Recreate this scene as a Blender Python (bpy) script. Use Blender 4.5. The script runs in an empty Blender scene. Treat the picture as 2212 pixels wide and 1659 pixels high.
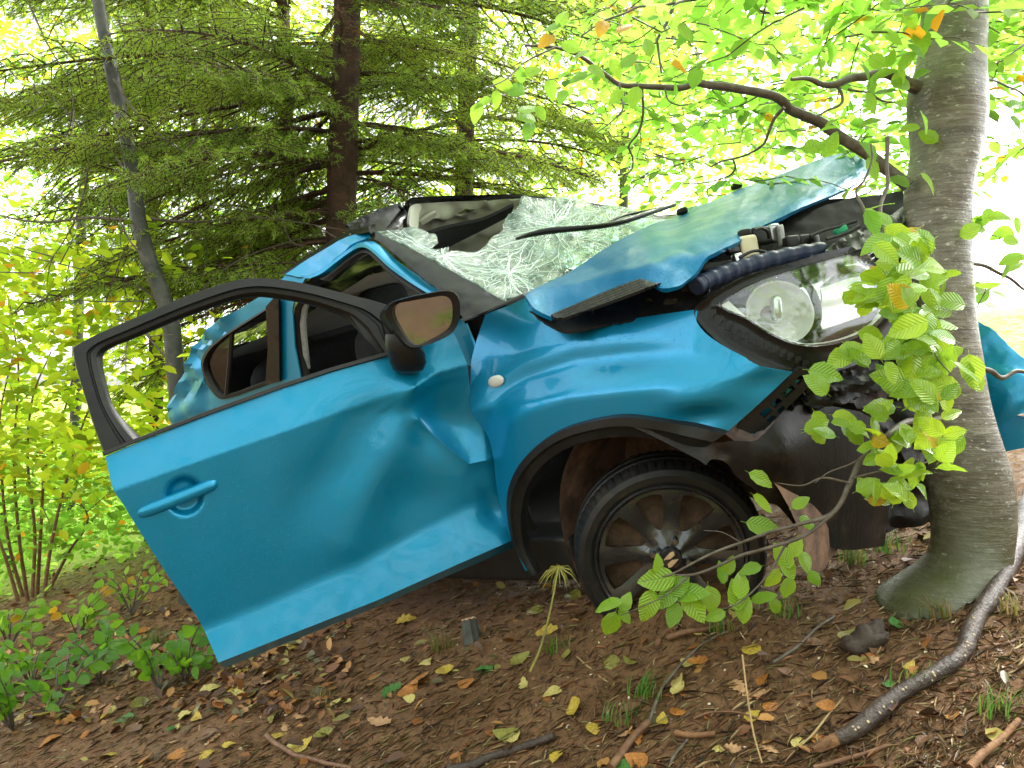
import bpy, bmesh, math, random
import numpy as np
from mathutils import Vector, Matrix, noise as mnoise
from mathutils.geometry import delaunay_2d_cdt
random.seed(7); rng = np.random.default_rng(11)
scene = bpy.context.scene
COL = scene.collection
ZC = 1.2                     # eye height above the world origin
F = 1736.0                   # focal length in units of a 2212 wide picture
# ---------------------------------------------------------------- camera
cam_d = bpy.data.cameras.new("camera"); cam = bpy.data.objects.new("camera", cam_d); COL.objects.link(cam)
cam.location = (0, 0, ZC); cam.rotation_euler = (math.radians(90), 0, 0)
cam_d.sensor_width = 36; cam_d.lens = 36 * F / 2212; cam_d.clip_start = .05; cam_d.clip_end = 3000
scene.camera = cam
# ---------------------------------------------------------------- world and sun
SUN_EL, SUN_AZ = 50, 48      # azimuth measured from +Y towards +X
w = bpy.data.worlds.new("World"); scene.world = w; w.use_nodes = True
nt = w.node_tree; nt.nodes.clear()
sky = nt.nodes.new('ShaderNodeTexSky'); sky.sky_type = 'NISHITA'; sky.sun_disc = False
sky.sun_elevation = math.radians(SUN_EL); sky.sun_rotation = math.radians(SUN_AZ)
sky.air_density = 1.0; sky.dust_density = 3.0
hs = nt.nodes.new('ShaderNodeHueSaturation'); hs.inputs['Saturation'].default_value = .14; hs.inputs['Value'].default_value = 1.0
bg = nt.nodes.new('ShaderNodeBackground'); bg.inputs['Strength'].default_value = .15
wo = nt.nodes.new('ShaderNodeOutputWorld')
nt.links.new(sky.outputs[0], hs.inputs['Color']); nt.links.new(hs.outputs[0], bg.inputs[0]); nt.links.new(bg.outputs[0], wo.inputs[0])
sd_ = bpy.data.lights.new("sun", 'SUN'); sun = bpy.data.objects.new("sun", sd_); COL.objects.link(sun)
sd_.energy = 1.0; sd_.angle = math.radians(12); sd_.color = (1, .96, .88)
el, az = math.radians(SUN_EL), math.radians(SUN_AZ)
sun_dir = Vector((math.sin(az) * math.cos(el), math.cos(az) * math.cos(el), math.sin(el)))
sun.rotation_euler = (-sun_dir).to_track_quat('-Z', 'Y').to_euler(); sun.location = sun_dir * 20
vs = scene.view_settings; vs.view_transform = 'Standard'; vs.look = 'None'; vs.exposure = 2.6; vs.gamma = 1; vs.use_curve_mapping = False
scene.render.engine = 'CYCLES'
scene.cycles.max_bounces = 6; scene.cycles.diffuse_bounces = 3; scene.cycles.glossy_bounces = 3; scene.cycles.transparent_max_bounces = 8; scene.cycles.transmission_bounces = 4

# ---------------------------------------------------------------- materials
def nodes(name):
    m = bpy.data.materials.new(name); m.use_nodes = True
    t = m.node_tree; t.nodes.clear()
    o = t.nodes.new('ShaderNodeOutputMaterial')
    return m, t, o
class NT:
    def __init__(s, t): s.t = t
    def n(s, typ, **k):
        nd = s.t.nodes.new(typ)
        for a, b in k.items():
            if a.startswith('i_'):
                key = a[2:]
                key = int(key) if key.isdigit() else key.replace('_', ' ')
                nd.inputs[key].default_value = b
            else: setattr(nd, a, b)
        return nd
    def l(s, a, b): s.t.links.new(a, b)
    def co(s): return s.n('ShaderNodeTexCoord').outputs['Object']
    def noise(s, co, sc, det=4, ro=.6, dist=0):
        nd = s.n('ShaderNodeTexNoise'); nd.inputs['Scale'].default_value = sc; nd.inputs['Detail'].default_value = det
        nd.inputs['Roughness'].default_value = ro; nd.inputs['Distortion'].default_value = dist
        if co is not None: s.l(co, nd.inputs['Vector'])
        return nd
    def ramp(s, src, *stops):
        r = s.n('ShaderNodeValToRGB'); el = r.color_ramp.elements
        while len(el) < len(stops): el.new(.5)
        for e, (p, c) in zip(el, stops):
            e.position = p; e.color = (c, c, c, 1) if not hasattr(c, '__len__') else (*c, 1)
        s.l(src, r.inputs[0]); return r.outputs[0]
    def mix(s, f, a, b, bt='MIX'):
        m = s.n('ShaderNodeMix', data_type='RGBA', blend_type=bt)
        for sock, v in ((m.inputs[0], f), (m.inputs[6], a), (m.inputs[7], b)):
            if hasattr(v, 'is_linked'): s.l(v, sock)
            elif sock == m.inputs[0]: sock.default_value = v
            else: sock.default_value = (*v, 1)
        return m.outputs[2]
    def math(s, op, a, b=0, c=None):
        m = s.n('ShaderNodeMath', operation=op)
        for i, v in enumerate((a, b, c)):
            if v is None: continue
            if hasattr(v, 'is_linked'): s.l(v, m.inputs[i])
            else: m.inputs[i].default_value = v
        return m.outputs[0]
    def bump(s, h, st=.3, dist=.01, nrm=None):
        b = s.n('ShaderNodeBump'); b.inputs['Strength'].default_value = st; b.inputs['Distance'].default_value = dist
        s.l(h, b.inputs['Height'])
        if nrm is not None: s.l(nrm, b.inputs['Normal'])
        return b.outputs[0]
    def pb(s, **k):
        p = s.n('ShaderNodeBsdfPrincipled')
        for a, v in k.items():
            key = a.replace('_', ' ')
            if hasattr(v, 'is_linked'): s.l(v, p.inputs[key])
            else: p.inputs[key].default_value = (*v, 1) if hasattr(v, '__len__') and len(v) == 3 and 'Color' in key or key == 'Specular Tint' else v
        return p
def pm(name, col, rough=.5, col2=None, sc=12, metal=0, coat=0, bump=0, bsc=120, bd=.003, spec=.3, dirt=None, dsc=9, dlo=.5, dhi=.65, ral=.12):
    m, t, o = nodes(name); q = NT(t); co = q.co()
    col2 = col2 or tuple(c * .72 for c in col)
    c = q.mix(q.ramp(q.noise(co, sc, 6).outputs[0], (.35, 0.), (.65, 1.)), col, col2)
    rr = q.math('MULTIPLY_ADD', q.noise(co, sc * 2.3, 4).outputs[0], ral * 2, rough - ral)
    if dirt:
        dm = q.ramp(q.noise(co, dsc, 8, .7).outputs[0], (dlo, 0.), (dhi, 1.))
        c = q.mix(dm, c, dirt); rr = q.math('MAXIMUM', rr, q.math('MULTIPLY', dm, .85))
    p = q.pb(Base_Color=c, Roughness=rr, Metallic=metal, Coat_Weight=coat, Coat_Roughness=.05)
    p.inputs['Specular IOR Level'].default_value = spec
    if bump: q.l(q.bump(q.noise(co, bsc, 5, .65).outputs[0], bump, bd), p.inputs['Normal'])
    q.l(p.outputs[0], o.inputs[0]); return m
def droplets(q, co, sc, lo=.10, hi=.26, keep=.55):
    v = q.n('ShaderNodeTexVoronoi'); v.inputs['Scale'].default_value = sc; q.l(co, v.inputs['Vector'])
    d = q.ramp(v.outputs['Distance'], (lo, 1.), (hi, 0.))
    sx = q.n('ShaderNodeSeparateColor'); q.l(v.outputs['Color'], sx.inputs[0])
    return q.math('MULTIPLY', d, q.math('GREATER_THAN', sx.outputs[0], keep))
def paint(name, col, col2, rain=1.0):
    m, t, o = nodes(name); q = NT(t); co = q.co()
    c = q.mix(q.noise(co, 900, 2).outputs[0], col, col2)
    mud = q.ramp(q.noise(co, 42, 9, .78).outputs[0], (.62, 0.), (.68, 1.))
    mud2 = q.ramp(q.noise(co, 3.1, 3).outputs[0], (.46, 0.), (.66, .8))
    mm = q.math('MULTIPLY', mud, mud2)
    c = q.mix(mm, c, (.10, .07, .035))
    film = q.math('MULTIPLY', q.ramp(q.noise(co, 5.5, 8, .7).outputs[0], (.45, 0.), (.85, 1.)), .07)
    c = q.mix(film, c, (.16, .15, .10))
    wet = q.ramp(q.noise(co, 9, 4).outputs[0], (.4, .30), (.7, .42))
    p = q.pb(Base_Color=c, Metallic=.45 if rain < 2 else .25, Roughness=wet, Coat_Weight=.4 if rain < 2 else .10, Coat_Roughness=.06)
    p.inputs['Specular IOR Level'].default_value = .35 if rain < 2 else .12
    h = q.math('ADD', droplets(q, co, 150, keep=.62 if rain < 2 else .25), q.math('MULTIPLY', droplets(q, co, 300, keep=.7 if rain < 2 else .3), .6))
    nb = q.bump(q.noise(co, 7, 2).outputs[0], .03, .02)
    nb = q.bump(h, min(1., .4 * rain), .0013 * rain, nb)
    q.l(nb, p.inputs['Normal']); q.l(nb, p.inputs['Coat Normal'])
    q.l(p.outputs[0], o.inputs[0]); return m
M = {}
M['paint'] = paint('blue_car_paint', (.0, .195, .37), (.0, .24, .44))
M['paint_wet'] = paint('rain_beaded_blue_paint', (.0, .11, .25), (.0, .14, .30), 2.2)  # heavier rain beads; base darkened to offset sun and sky glare on the bonnet
M['plastic'] = pm('black_trim_plastic', (.009, .009, .009), .40, (.015, .0145, .013), 9, bump=.35, bsc=700, bd=.0006, dirt=(.045, .034, .023), dsc=6, dlo=.62, dhi=.85, spec=.24)
M['gloss'] = pm('black_gloss_trim', (.005, .005, .006), .22, (.009, .009, .0085), 5, coat=.06, bump=.12, bsc=45, bd=.004, dirt=(.04, .03, .02), dsc=30, dlo=.66, dhi=.75, spec=.2)
M['seal'] = pm('black_rubber_seal', (.008, .008, .008), .5, (.014, .013, .012), 30)
M['fabric'] = pm('charcoal_seat_fabric', (.012, .012, .013), .9, (.02, .02, .022), 60, bump=.3, bsc=900, bd=.001, spec=.2)
M['cabin'] = pm('dark_cabin_plastic', (.010, .010, .010), .75, (.016, .015, .014), 10, spec=.3)
M['liner'] = pm('pale_headliner_fabric', (.46, .45, .40), .9, (.38, .37, .33), 7, bump=.2, bsc=500, bd=.001)
M['mudliner'] = pm('muddy_arch_liner', (.06, .038, .027), .7, (.09, .058, .04), 8, bump=.6, bsc=60, bd=.006, dirt=(.24, .14, .09), dsc=7, dlo=.42, dhi=.6)
M['shield'] = pm('wet_splash_shield', (.007, .006, .005), .42, (.012, .010, .008), 6, bump=.5, bsc=30, bd=.005, dirt=(.048, .032, .020), dsc=7, dlo=.5, dhi=.75, spec=.22)
M['rubber'] = pm('tyre_rubber', (.008, .008, .008), .5, (.014, .0135, .012), 14, spec=.3, bump=.25, bsc=300, bd=.001, dirt=(.05, .036, .024), dsc=9, dlo=.52, dhi=.72)
M['rim'] = pm('dark_alloy', (.085, .088, .095), .24, (.05, .052, .056), 10, metal=.75, coat=.4, dirt=(.085, .056, .034), dsc=20, dlo=.55, dhi=.63)
M['steel'] = pm('bare_steel', (.42, .42, .42), .28, (.30, .30, .30), 30, metal=1)
M['mud'] = pm('caked_mud', (.10, .060, .034), .85, (.045, .027, .016), 18, bump=.8, bsc=60, bd=.008)
M['hose'] = pm('navy_corrugated_hose', (.012, .018, .045), .42, (.02, .028, .06), 14, dirt=(.05, .04, .03), dsc=20, dlo=.6, dhi=.75)
M['reservoir'] = pm('translucent_tank_plastic', (.62, .56, .40), .35, (.55, .46, .25), 12)
M['void'] = pm('matte_black_shroud', (.004, .004, .004), .85, (.007, .007, .0065), 12, spec=.12)
M['white'] = pm('white_lamp_plastic', (.72, .72, .68), .3, (.6, .6, .56), 15, coat=.3)
M['cream'] = pm('lamp_reflector_cream', (.80, .80, .76), .25, (.66, .66, .62), 9, metal=.3)
M['chrome'] = pm('wet_chrome', (.62, .63, .64), .16, (.5, .5, .5), 8, metal=1, bump=.15, bsc=40, bd=.003)
M['amber'] = pm('amber_reflection', (.75, .17, .03), .25, (.8, .3, .05), 20)
M['green'] = pm('green_clip_plastic', (.01, .28, .12), .4)
M['grey'] = pm('pale_grey_seal', (.30, .30, .29), .5, (.2, .2, .19), 40)
M['mirror'] = pm('mirror_glass', (.32, .32, .31), .03, (.28, .28, .27), 40, metal=1, bump=.05, bsc=120, bd=.001, ral=.01)

def mk_glass(name, tint, alpha, rough=.03):
    m, t, o = nodes(name); q = NT(t)
    tr = q.n('ShaderNodeBsdfTransparent'); tr.inputs[0].default_value = (*tint, 1)
    gl = q.n('ShaderNodeBsdfGlossy'); gl.inputs['Roughness'].default_value = rough
    lw = q.n('ShaderNodeLayerWeight'); fr = q.math('MULTIPLY', q.math('POWER', lw.outputs['Facing'], 4.), .7)
    co = q.co(); b = q.bump(droplets(q, co, 140), .4, .002); q.l(b, gl.inputs['Normal'])
    mx = q.n('ShaderNodeMixShader'); q.l(q.math('MAXIMUM', fr, alpha), mx.inputs[0]); q.l(tr.outputs[0], mx.inputs[1]); q.l(gl.outputs[0], mx.inputs[2])
    q.l(mx.outputs[0], o.inputs[0]); return m
M['glass'] = mk_glass('dark_window_glass', (.35, .40, .33), .06)
M['lens'] = mk_glass('headlamp_lens', (.93, .95, .94), .07, .05)
def mk_cracked():
    m, t, o = nodes('crazed_safety_glass'); q = NT(t); co = q.co()
    def edge(sc, w_, warp):
        nv = q.noise(co, sc * .6, 3)
        mixv = q.n('ShaderNodeVectorMath', operation='SCALE'); q.l(nv.outputs['Color'], mixv.inputs[0]); mixv.inputs['Scale'].default_value = warp
        ad = q.n('ShaderNodeVectorMath', operation='ADD'); q.l(co, ad.inputs[0]); q.l(mixv.outputs[0], ad.inputs[1])
        v = q.n('ShaderNodeTexVoronoi', feature='DISTANCE_TO_EDGE'); v.inputs['Scale'].default_value = sc; q.l(ad.outputs[0], v.inputs['Vector'])
        return q.ramp(v.outputs['Distance'], (0, 1.), (w_, 0.))
    c1, c2, c3 = edge(20, .035, .05), edge(62, .075, .02), edge(140, .14, .006)
    pat = q.ramp(q.noise(co, 6, 5).outputs[0], (.38, .15), (.66, 1.))
    crack = q.math('MAXIMUM', c1, q.math('MAXIMUM', q.math('MULTIPLY', c2, pat), q.math('MULTIPLY', q.math('MULTIPLY', c3, pat), .8)))
    fac = q.math('MINIMUM', q.math('MULTIPLY_ADD', crack, .60, q.math('MULTIPLY_ADD', pat, .05, .01)), .95)
    tr = q.n('ShaderNodeBsdfTransparent'); tr.inputs[0].default_value = (.50, .70, .61, 1)
    cell = q.n('ShaderNodeTexVoronoi'); cell.inputs['Scale'].default_value = 95; q.l(co, cell.inputs['Vector'])
    b = q.bump(cell.outputs['Color'], .9, .006); b = q.bump(crack, .6, .003, b)
    df = q.pb(Base_Color=(.82, .93, .88), Roughness=.18); q.l(b, df.inputs['Normal'])
    tl = q.n('ShaderNodeBsdfTranslucent'); tl.inputs[0].default_value = (.62, .84, .75, 1)
    dm = q.n('ShaderNodeMixShader'); dm.inputs[0].default_value = .45; q.l(df.outputs[0], dm.inputs[1]); q.l(tl.outputs[0], dm.inputs[2])
    gl = q.n('ShaderNodeBsdfGlossy'); gl.inputs['Roughness'].default_value = .08; q.l(b, gl.inputs['Normal'])
    lw = q.n('ShaderNodeLayerWeight'); q.l(b, lw.inputs['Normal']); fr = q.math('MULTIPLY_ADD', q.math('POWER', lw.outputs['Facing'], 3.), .6, .10)
    m1 = q.n('ShaderNodeMixShader'); q.l(fac, m1.inputs[0]); q.l(tr.outputs[0], m1.inputs[1]); q.l(dm.outputs[0], m1.inputs[2])
    m2 = q.n('ShaderNodeMixShader'); q.l(fr, m2.inputs[0]); q.l(m1.outputs[0], m2.inputs[1]); q.l(gl.outputs[0], m2.inputs[2])
    q.l(m2.outputs[0], o.inputs[0]); return m
M['cracked'] = mk_cracked()
M['crackline'] = pm('white_glass_fracture', (.80, .90, .85), .3, (.66, .80, .73), 60)
def unit3(v): v = np.asarray(v, float); return v / np.linalg.norm(v)

def leafmat(name, top, back, tcol, rough=.35, attr=False, rnd=.0, vein=True, tr=.5, alt=None, altp=.0, spec=.4):
    """leaf: diffuse + gloss on top, light coming through from behind"""
    m, t, o = nodes(name); q = NT(t); co = q.co()
    if attr:
        a = q.n('ShaderNodeAttribute', attribute_name='col'); rv = a.outputs['Fac']; c = a.outputs['Color']
        cd = q.mix(1., c, top, 'MULTIPLY'); ct = q.mix(1., c, tcol, 'MULTIPLY')
    else:
        oi = q.n('ShaderNodeObjectInfo'); r = oi.outputs['Random']
        k = q.math('MULTIPLY_ADD', r, rnd, 1 - rnd * .5)
        gk = q.n('ShaderNodeCombineColor'); q.l(k, gk.inputs[0]); q.l(q.math('MULTIPLY_ADD', r, rnd * .6, 1 - rnd * .3), gk.inputs[1]); gk.inputs[2].default_value = 1
        cd = q.mix(1., gk.outputs[0], top, 'MULTIPLY'); ct = q.mix(1., gk.outputs[0], tcol, 'MULTIPLY')
        if alt:
            am = q.math('GREATER_THAN', q.math('FRACT', q.math('MULTIPLY', r, 37.7)), 1 - altp)
            cd = q.mix(am, cd, tuple(x * .7 for x in alt)); ct = q.mix(am, ct, alt)
        sp = q.ramp(q.noise(co, 5, 6, .7).outputs[0], (.60, 0.), (.72, .55))
        cd = q.mix(sp, cd, back)
    p = q.pb(Base_Color=cd, Roughness=rough); p.inputs['Specular IOR Level'].default_value = spec
    tl = q.n('ShaderNodeBsdfTranslucent')
    if vein and not attr:
        s = q.n('ShaderNodeSeparateXYZ'); q.l(co, s.inputs[0])
        ay = q.math('ABSOLUTE', s.outputs[1])
        ph = q.math('MULTIPLY', q.math('SUBTRACT', s.outputs[0], q.math('MULTIPLY', ay, .9)), 58)
        wv = q.math('SINE', ph)
        vv = q.ramp(wv, (.80, 0.), (1.0, 1.))
        mid = q.ramp(ay, (.008, 1.), (.02, 0.))
        vn = q.math('MAXIMUM', vv, mid)
        q.l(q.bump(q.math('SUBTRACT', wv, q.math('MULTIPLY', mid, 2)), .35, .02), p.inputs['Normal'])
        ct = q.mix(q.math('MULTIPLY', vn, .35), ct, tuple(x * .45 for x in tcol))
    q.l(ct, tl.inputs[0])
    mx = q.n('ShaderNodeMixShader'); mx.inputs[0].default_value = tr
    q.l(p.outputs[0], mx.inputs[1]); q.l(tl.outputs[0], mx.inputs[2]); q.l(mx.outputs[0], o.inputs[0])
    return m
M['leaf'] = leafmat('beech_leaf', (.20, .36, .02), (.20, .16, .02), (.40, .72, .07), rnd=.6, alt=(.75, .42, .03), altp=.05)
M['leaf_dark'] = leafmat('seedling_leaf', (.085, .23, .02), (.14, .14, .02), (.28, .55, .03), rnd=.5)
M['leaf_wet'] = leafmat('wet_beech_leaf', (.21, .38, .022), (.20, .15, .03), (.52, .72, .04), rough=.22, spec=.6, rnd=.6, tr=.38, alt=(.72, .5, .03), altp=.06)
M['mass'] = leafmat('wood_leaf', (.60, .64, .5), (0, 0, 0), (1, 1, 1), rough=.55, attr=True, tr=.72, spec=.12)
M['needle'] = leafmat('spruce_needle', (.22, .34, .04), (0, 0, 0), (.44, .60, .05), spec=.15, rough=.5, rnd=.4, vein=False, tr=.3)
M['needle_dead'] = pm('dead_spruce_needle', (.28, .15, .05), .8, (.16, .08, .03), 30)
for nm, a, b in (('yellow', (.50, .38, .04), (.28, .17, .03)), ('pale', (.55, .46, .15), (.34, .27, .07)), ('brown', (.17, .085, .035), (.09, .045, .02)),
                 ('orange', (.42, .17, .025), (.22, .08, .02)), ('tan', (.50, .30, .15), (.34, .18, .08)), ('green', (.06, .18, .03), (.04, .11, .02)), ('olive', (.26, .25, .04), (.14, .12, .03))):
    M['fl_' + nm] = pm('fallen_leaf_' + nm, a, .3, b, 8, bump=.4, bsc=14, bd=.03)
M['litter'] = None
def mk_attr(name, rough=.6):
    m, t, o = nodes(name); q = NT(t)
    a = q.n('ShaderNodeAttribute', attribute_name='col')
    p = q.pb(Base_Color=a.outputs['Color'], Roughness=rough); p.inputs['Specular IOR Level'].default_value = .25; q.l(p.outputs[0], o.inputs[0]); return m
M['litter'] = mk_attr('forest_litter', .45)
M['grass'] = leafmat('grass_blade', (.55, .6, .5), (0, 0, 0), (.9, 1, .8), attr=True, tr=.35)
def mk_bark():
    m, t, o = nodes('beech_bark'); q = NT(t); co = q.co()
    mp = q.n('ShaderNodeMapping'); mp.inputs['Scale'].default_value = (1, 1, 2.6); q.l(co, mp.inputs[0])
    c = q.mix(q.ramp(q.noise(mp.outputs[0], 9, 8, .65).outputs[0], (.35, 0.), (.62, 1.)), (.075, .062, .042), (.175, .158, .118))
    st = q.ramp(q.noise(mp.outputs[0], 28, 5, .6, .6).outputs[0], (.56, 0.), (.62, 1.))
    c = q.mix(q.math('MULTIPLY', st, .55), c, (.27, .255, .205))
    sp = q.ramp(q.noise(mp.outputs[0], 47, 4).outputs[0], (.63, 0.), (.68, 1.)); c = q.mix(sp, c, (.48, .46, .39))
    s = q.n('ShaderNodeSeparateXYZ'); q.l(co, s.inputs[0])
    z = q.math('ADD', s.outputs[2], q.math('MULTIPLY', q.noise(co, 6, 5).outputs[0], .35))
    moss = q.ramp(z, (.25, .85), (.62, 0.))
    c = q.mix(moss, c, (.055, .062, .020))
    mp2 = q.n('ShaderNodeMapping'); mp2.inputs['Scale'].default_value = (6, 6, 75); q.l(co, mp2.inputs[0])
    h = q.noise(mp2.outputs[0], 1.2, 5, .6, .5).outputs[0]
    b = q.bump(h, .55, .007); b = q.bump(q.noise(co, 60, 6, .7).outputs[0], .45, .005, b)
    p = q.pb(Base_Color=c, Roughness=q.ramp(q.noise(co, 8, 4).outputs[0], (.4, .26), (.65, .6))); q.l(b, p.inputs['Normal'])
    q.l(p.outputs[0], o.inputs[0]); return m
M['bark'] = mk_bark()
M['twig'] = pm('twig_bark', (.060, .045, .030), .5, (.13, .11, .085), 40, bump=.5, bsc=200, bd=.002)
M['redtwig'] = pm('red_brown_twig', (.10, .045, .022), .5, (.19, .10, .05), 40, bump=.4, bsc=200, bd=.002)
M['spruce_bark'] = pm('spruce_bark', (.085, .045, .028), .8, (.035, .020, .013), 14, bump=.9, bsc=45, bd=.015)
M['sapling_bark'] = pm('grey_green_bark', (.030, .032, .024), .45, (.070, .072, .058), 15, bump=.4, bsc=90, bd=.004)
M['log_bark'] = pm('wet_fallen_branch_bark', (.032, .020, .014), .36, (.065, .045, .032), 16, bump=.9, bsc=70, bd=.008, spec=.35)
M['fleck'] = pm('pale_lenticel', (.46, .36, .22), .6)
M['straw'] = pm('dry_straw', (.36, .25, .11), .6, (.26, .17, .07), 20)
M['wood'] = pm('bare_splintered_wood', (.24, .12, .05), .7, (.12, .055, .025), 30, bump=.6, bsc=90, bd=.006)
M['cutwood'] = pm('fresh_cut_wood', (.62, .42, .25), .7, (.45, .27, .14), 40, bump=.5, bsc=140, bd=.003)
M['stone'] = pm('muddy_stone', (.060, .042, .030), .55, (.035, .025, .018), 12, bump=.8, bsc=40, bd=.01)
def mk_soil():
    m, t, o = nodes('forest_soil'); q = NT(t); co = q.co()
    c = q.mix(q.ramp(q.noise(co, 3.2, 8, .65).outputs[0], (.35, 0.), (.65, 1.)), (.15, .074, .030), (.235, .128, .060))
    c = q.mix(q.ramp(q.noise(co, 55, 6, .7).outputs[0], (.48, 0.), (.66, 1.)), c, (.070, .036, .018))
    c = q.mix(q.ramp(q.noise(co, 130, 3).outputs[0], (.64, 0.), (.70, .8)), c, (.36, .24, .12))
    g = q.ramp(q.noise(co, 1.4, 5).outputs[0], (.60, 0.), (.75, .35)); c = q.mix(g, c, (.06, .07, .018))
    s = q.n('ShaderNodeSeparateXYZ'); q.l(co, s.inputs[0])
    far = q.ramp(q.math('ADD', q.math('MULTIPLY_ADD', q.math('MAXIMUM', s.outputs[0], 0.), .09, q.math('MULTIPLY', s.outputs[1], .1)), q.math('MULTIPLY', q.noise(co, .8, 4).outputs[0], .3)), (.68, 0.), (.86, 1.))
    c = q.mix(far, c, q.mix(q.noise(co, 4, 6).outputs[0], (.16, .24, .03), (.30, .36, .06)))
    b = q.bump(q.noise(co, 28, 9, .75).outputs[0], 1., .02)
    p = q.pb(Base_Color=c, Roughness=q.ramp(q.noise(co, 22, 4).outputs[0], (.4, .5), (.62, .9))); q.l(b, p.inputs['Normal']); p.inputs['Specular IOR Level'].default_value = .2
    q.l(p.outputs[0], o.inputs[0]); return m
M['soil'] = mk_soil()

# ---------------------------------------------------------------- geometry helpers
def ray(uv):
    uv = np.atleast_2d(np.asarray(uv, float))
    return np.c_[(uv[:, 0] - 1106) / F, np.ones(len(uv)), (829.5 - uv[:, 1]) / F]
EYE = np.array([0, 0, ZC])
def Wp(u, v, d): return ray((u, v))[0] * d + EYE
def rot(a, b, c):
    a, b, c = np.radians([a, b, c]); ca, sa, cb, sb, cc, sc = np.cos(a), np.sin(a), np.cos(b), np.sin(b), np.cos(c), np.sin(c)
    return np.array([[ca, -sa, 0], [sa, ca, 0], [0, 0, 1]]) @ np.array([[cb, 0, -sb], [0, 1, 0], [sb, 0, cb]]) @ np.array([[1, 0, 0], [0, cc, -sc], [0, sc, cc]])
CM = rot(-41.3, 8, 16); CO = np.array([.993, 2.904, -.52]) + EYE      # the car: x forward, y to its left, z up, origin on the ground under the front axle
def C(x, y, z): return CM @ np.array([x, y, z]) + CO
def pj(P): P = np.asarray(P) - EYE; return (1106 + F * P[0] / P[1], 829.5 - F * P[2] / P[1])
def pc(x, y, z): return pj(C(x, y, z))
def carplane(wv, ax=1):
    n = CM[:, ax]
    def f(uv):
        r = ray(uv); t = (wv + n @ (CO - EYE)) / (r @ n); return r * t[:, None] + EYE
    return f
def invplane(ctrl):
    A = np.array([(1, u, v) for u, v, d in ctrl]); k = np.linalg.lstsq(A, np.array([1 / d for *_, d in ctrl]), rcond=None)[0]
    def f(uv):
        uv = np.atleast_2d(np.asarray(uv, float)); r = ray(uv); return r / (k[0] + uv @ k[1:])[:, None] + EYE
    return f
def tps(ctrl, lam=1e-4):
    P = np.array([c[:2] for c in ctrl], float) / 100; y = np.array([1 / c[2] for c in ctrl]); n = len(P)
    def ph(r2): return np.where(r2 > 0, .5 * r2 * np.log(r2 + 1e-12), 0)
    K = ph(((P[:, None] - P[None]) ** 2).sum(-1)) + lam * np.eye(n); T = np.c_[np.ones(n), P]
    S = np.linalg.solve(np.block([[K, T], [T.T, np.zeros((3, 3))]]), np.r_[y, 0, 0, 0])
    def f(uv):
        uv = np.atleast_2d(np.asarray(uv, float)); q = uv / 100
        i = ph(((q[:, None] - P[None]) ** 2).sum(-1)) @ S[:n] + S[n] + q @ S[n + 1:]
        return ray(uv) / i[:, None] + EYE
    return f
def zz(x0, y0, k):
    def f(*p):
        if len(p) == 2 and not hasattr(p[0], '__len__'): return (x0 + k * p[0], y0 + k * p[1])
        return [(x0 + k * a, y0 + k * b) for a, b in p]
    return f
Z1 = zz(124.3, 435, .4495); Z2 = zz(745.8, 372.9, .3372); Z3 = zz(1056.6, 621.5, .4495); Z4 = zz(1429.5, 310.8, .3558)
Z5 = zz(1118.7, 808, .3109); Z6 = zz(1678, 745.8, .551); Z7 = zz(1305, 0, .41)
def resample(poly, sp, closed):
    p = np.array(poly, float)
    if closed: p = np.vstack([p, p[:1]])
    out = []
    for a, b in zip(p[:-1], p[1:]):
        n = max(1, int(round(np.linalg.norm(b - a) / sp)))
        out += [a + (b - a) * i / n for i in range(n)]
    if not closed: out.append(p[-1])
    return np.array(out)
def smooth(poly, closed=True, corner=48, n=4):
    """Catmull-Rom through the points, sharp corners kept"""
    p = np.array(poly, float); N = len(p); out = []
    def tan(i):
        if not closed and i in (0, N - 1): return None
        a, b, c = p[i - 1], p[i], p[(i + 1) % N]; u, v = b - a, c - b
        ang = math.degrees(math.acos(np.clip(u @ v / (np.linalg.norm(u) * np.linalg.norm(v) + 1e-9), -1, 1)))
        return None if ang > corner else (c - a) / 2
    T = [tan(i) for i in range(N)]
    for i in range(N if closed else N - 1):
        a, b = p[i], p[(i + 1) % N]; ta, tb = T[i], T[(i + 1) % N]; L = b - a; l = np.linalg.norm(L)
        ta = L if ta is None else ta / (np.linalg.norm(ta) + 1e-9) * l; tb = L if tb is None else tb / (np.linalg.norm(tb) + 1e-9) * l
        for s in np.arange(n) / n:
            out.append((2 * s**3 - 3 * s**2 + 1) * a + (s**3 - 2 * s**2 + s) * ta + (-2 * s**3 + 3 * s**2) * b + (s**3 - s**2) * tb)
    if not closed: out.append(p[-1])
    return np.array(out)
def inside(pts, poly):
    pts = np.atleast_2d(pts); poly = np.asarray(poly); x, y = pts[:, 0], pts[:, 1]; r = np.zeros(len(pts), bool); j = len(poly) - 1
    for i in range(len(poly)):
        xi, yi = poly[i]; xj, yj = poly[j]
        if yi != yj: r ^= ((yi > y) != (yj > y)) & (x < (xj - xi) * (y - yi) / (yj - yi) + xi)
        j = i
    return r
def sdist(pts, line):
    """distance to a polyline, positive below it (larger v) for a line drawn left to right"""
    pts = np.atleast_2d(np.asarray(pts, float)); L = np.array(line, float); best = np.full(len(pts), 1e9); sg = np.ones(len(pts))
    for a, b in zip(L[:-1], L[1:]):
        ab = b - a; t = np.clip(((pts - a) @ ab) / (ab @ ab), 0, 1); q = a + t[:, None] * ab; d = np.linalg.norm(pts - q, axis=1)
        s = np.sign(ab[0] * (pts[:, 1] - a[1]) - ab[1] * (pts[:, 0] - a[0])); k = d < best - 1e-6
        best = np.where(k, d, best); sg = np.where(k, s, sg)
    return best * sg
def sstep(a, b, x): t = np.clip((x - a) / (b - a), 0, 1); return t * t * (3 - 2 * t)
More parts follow.
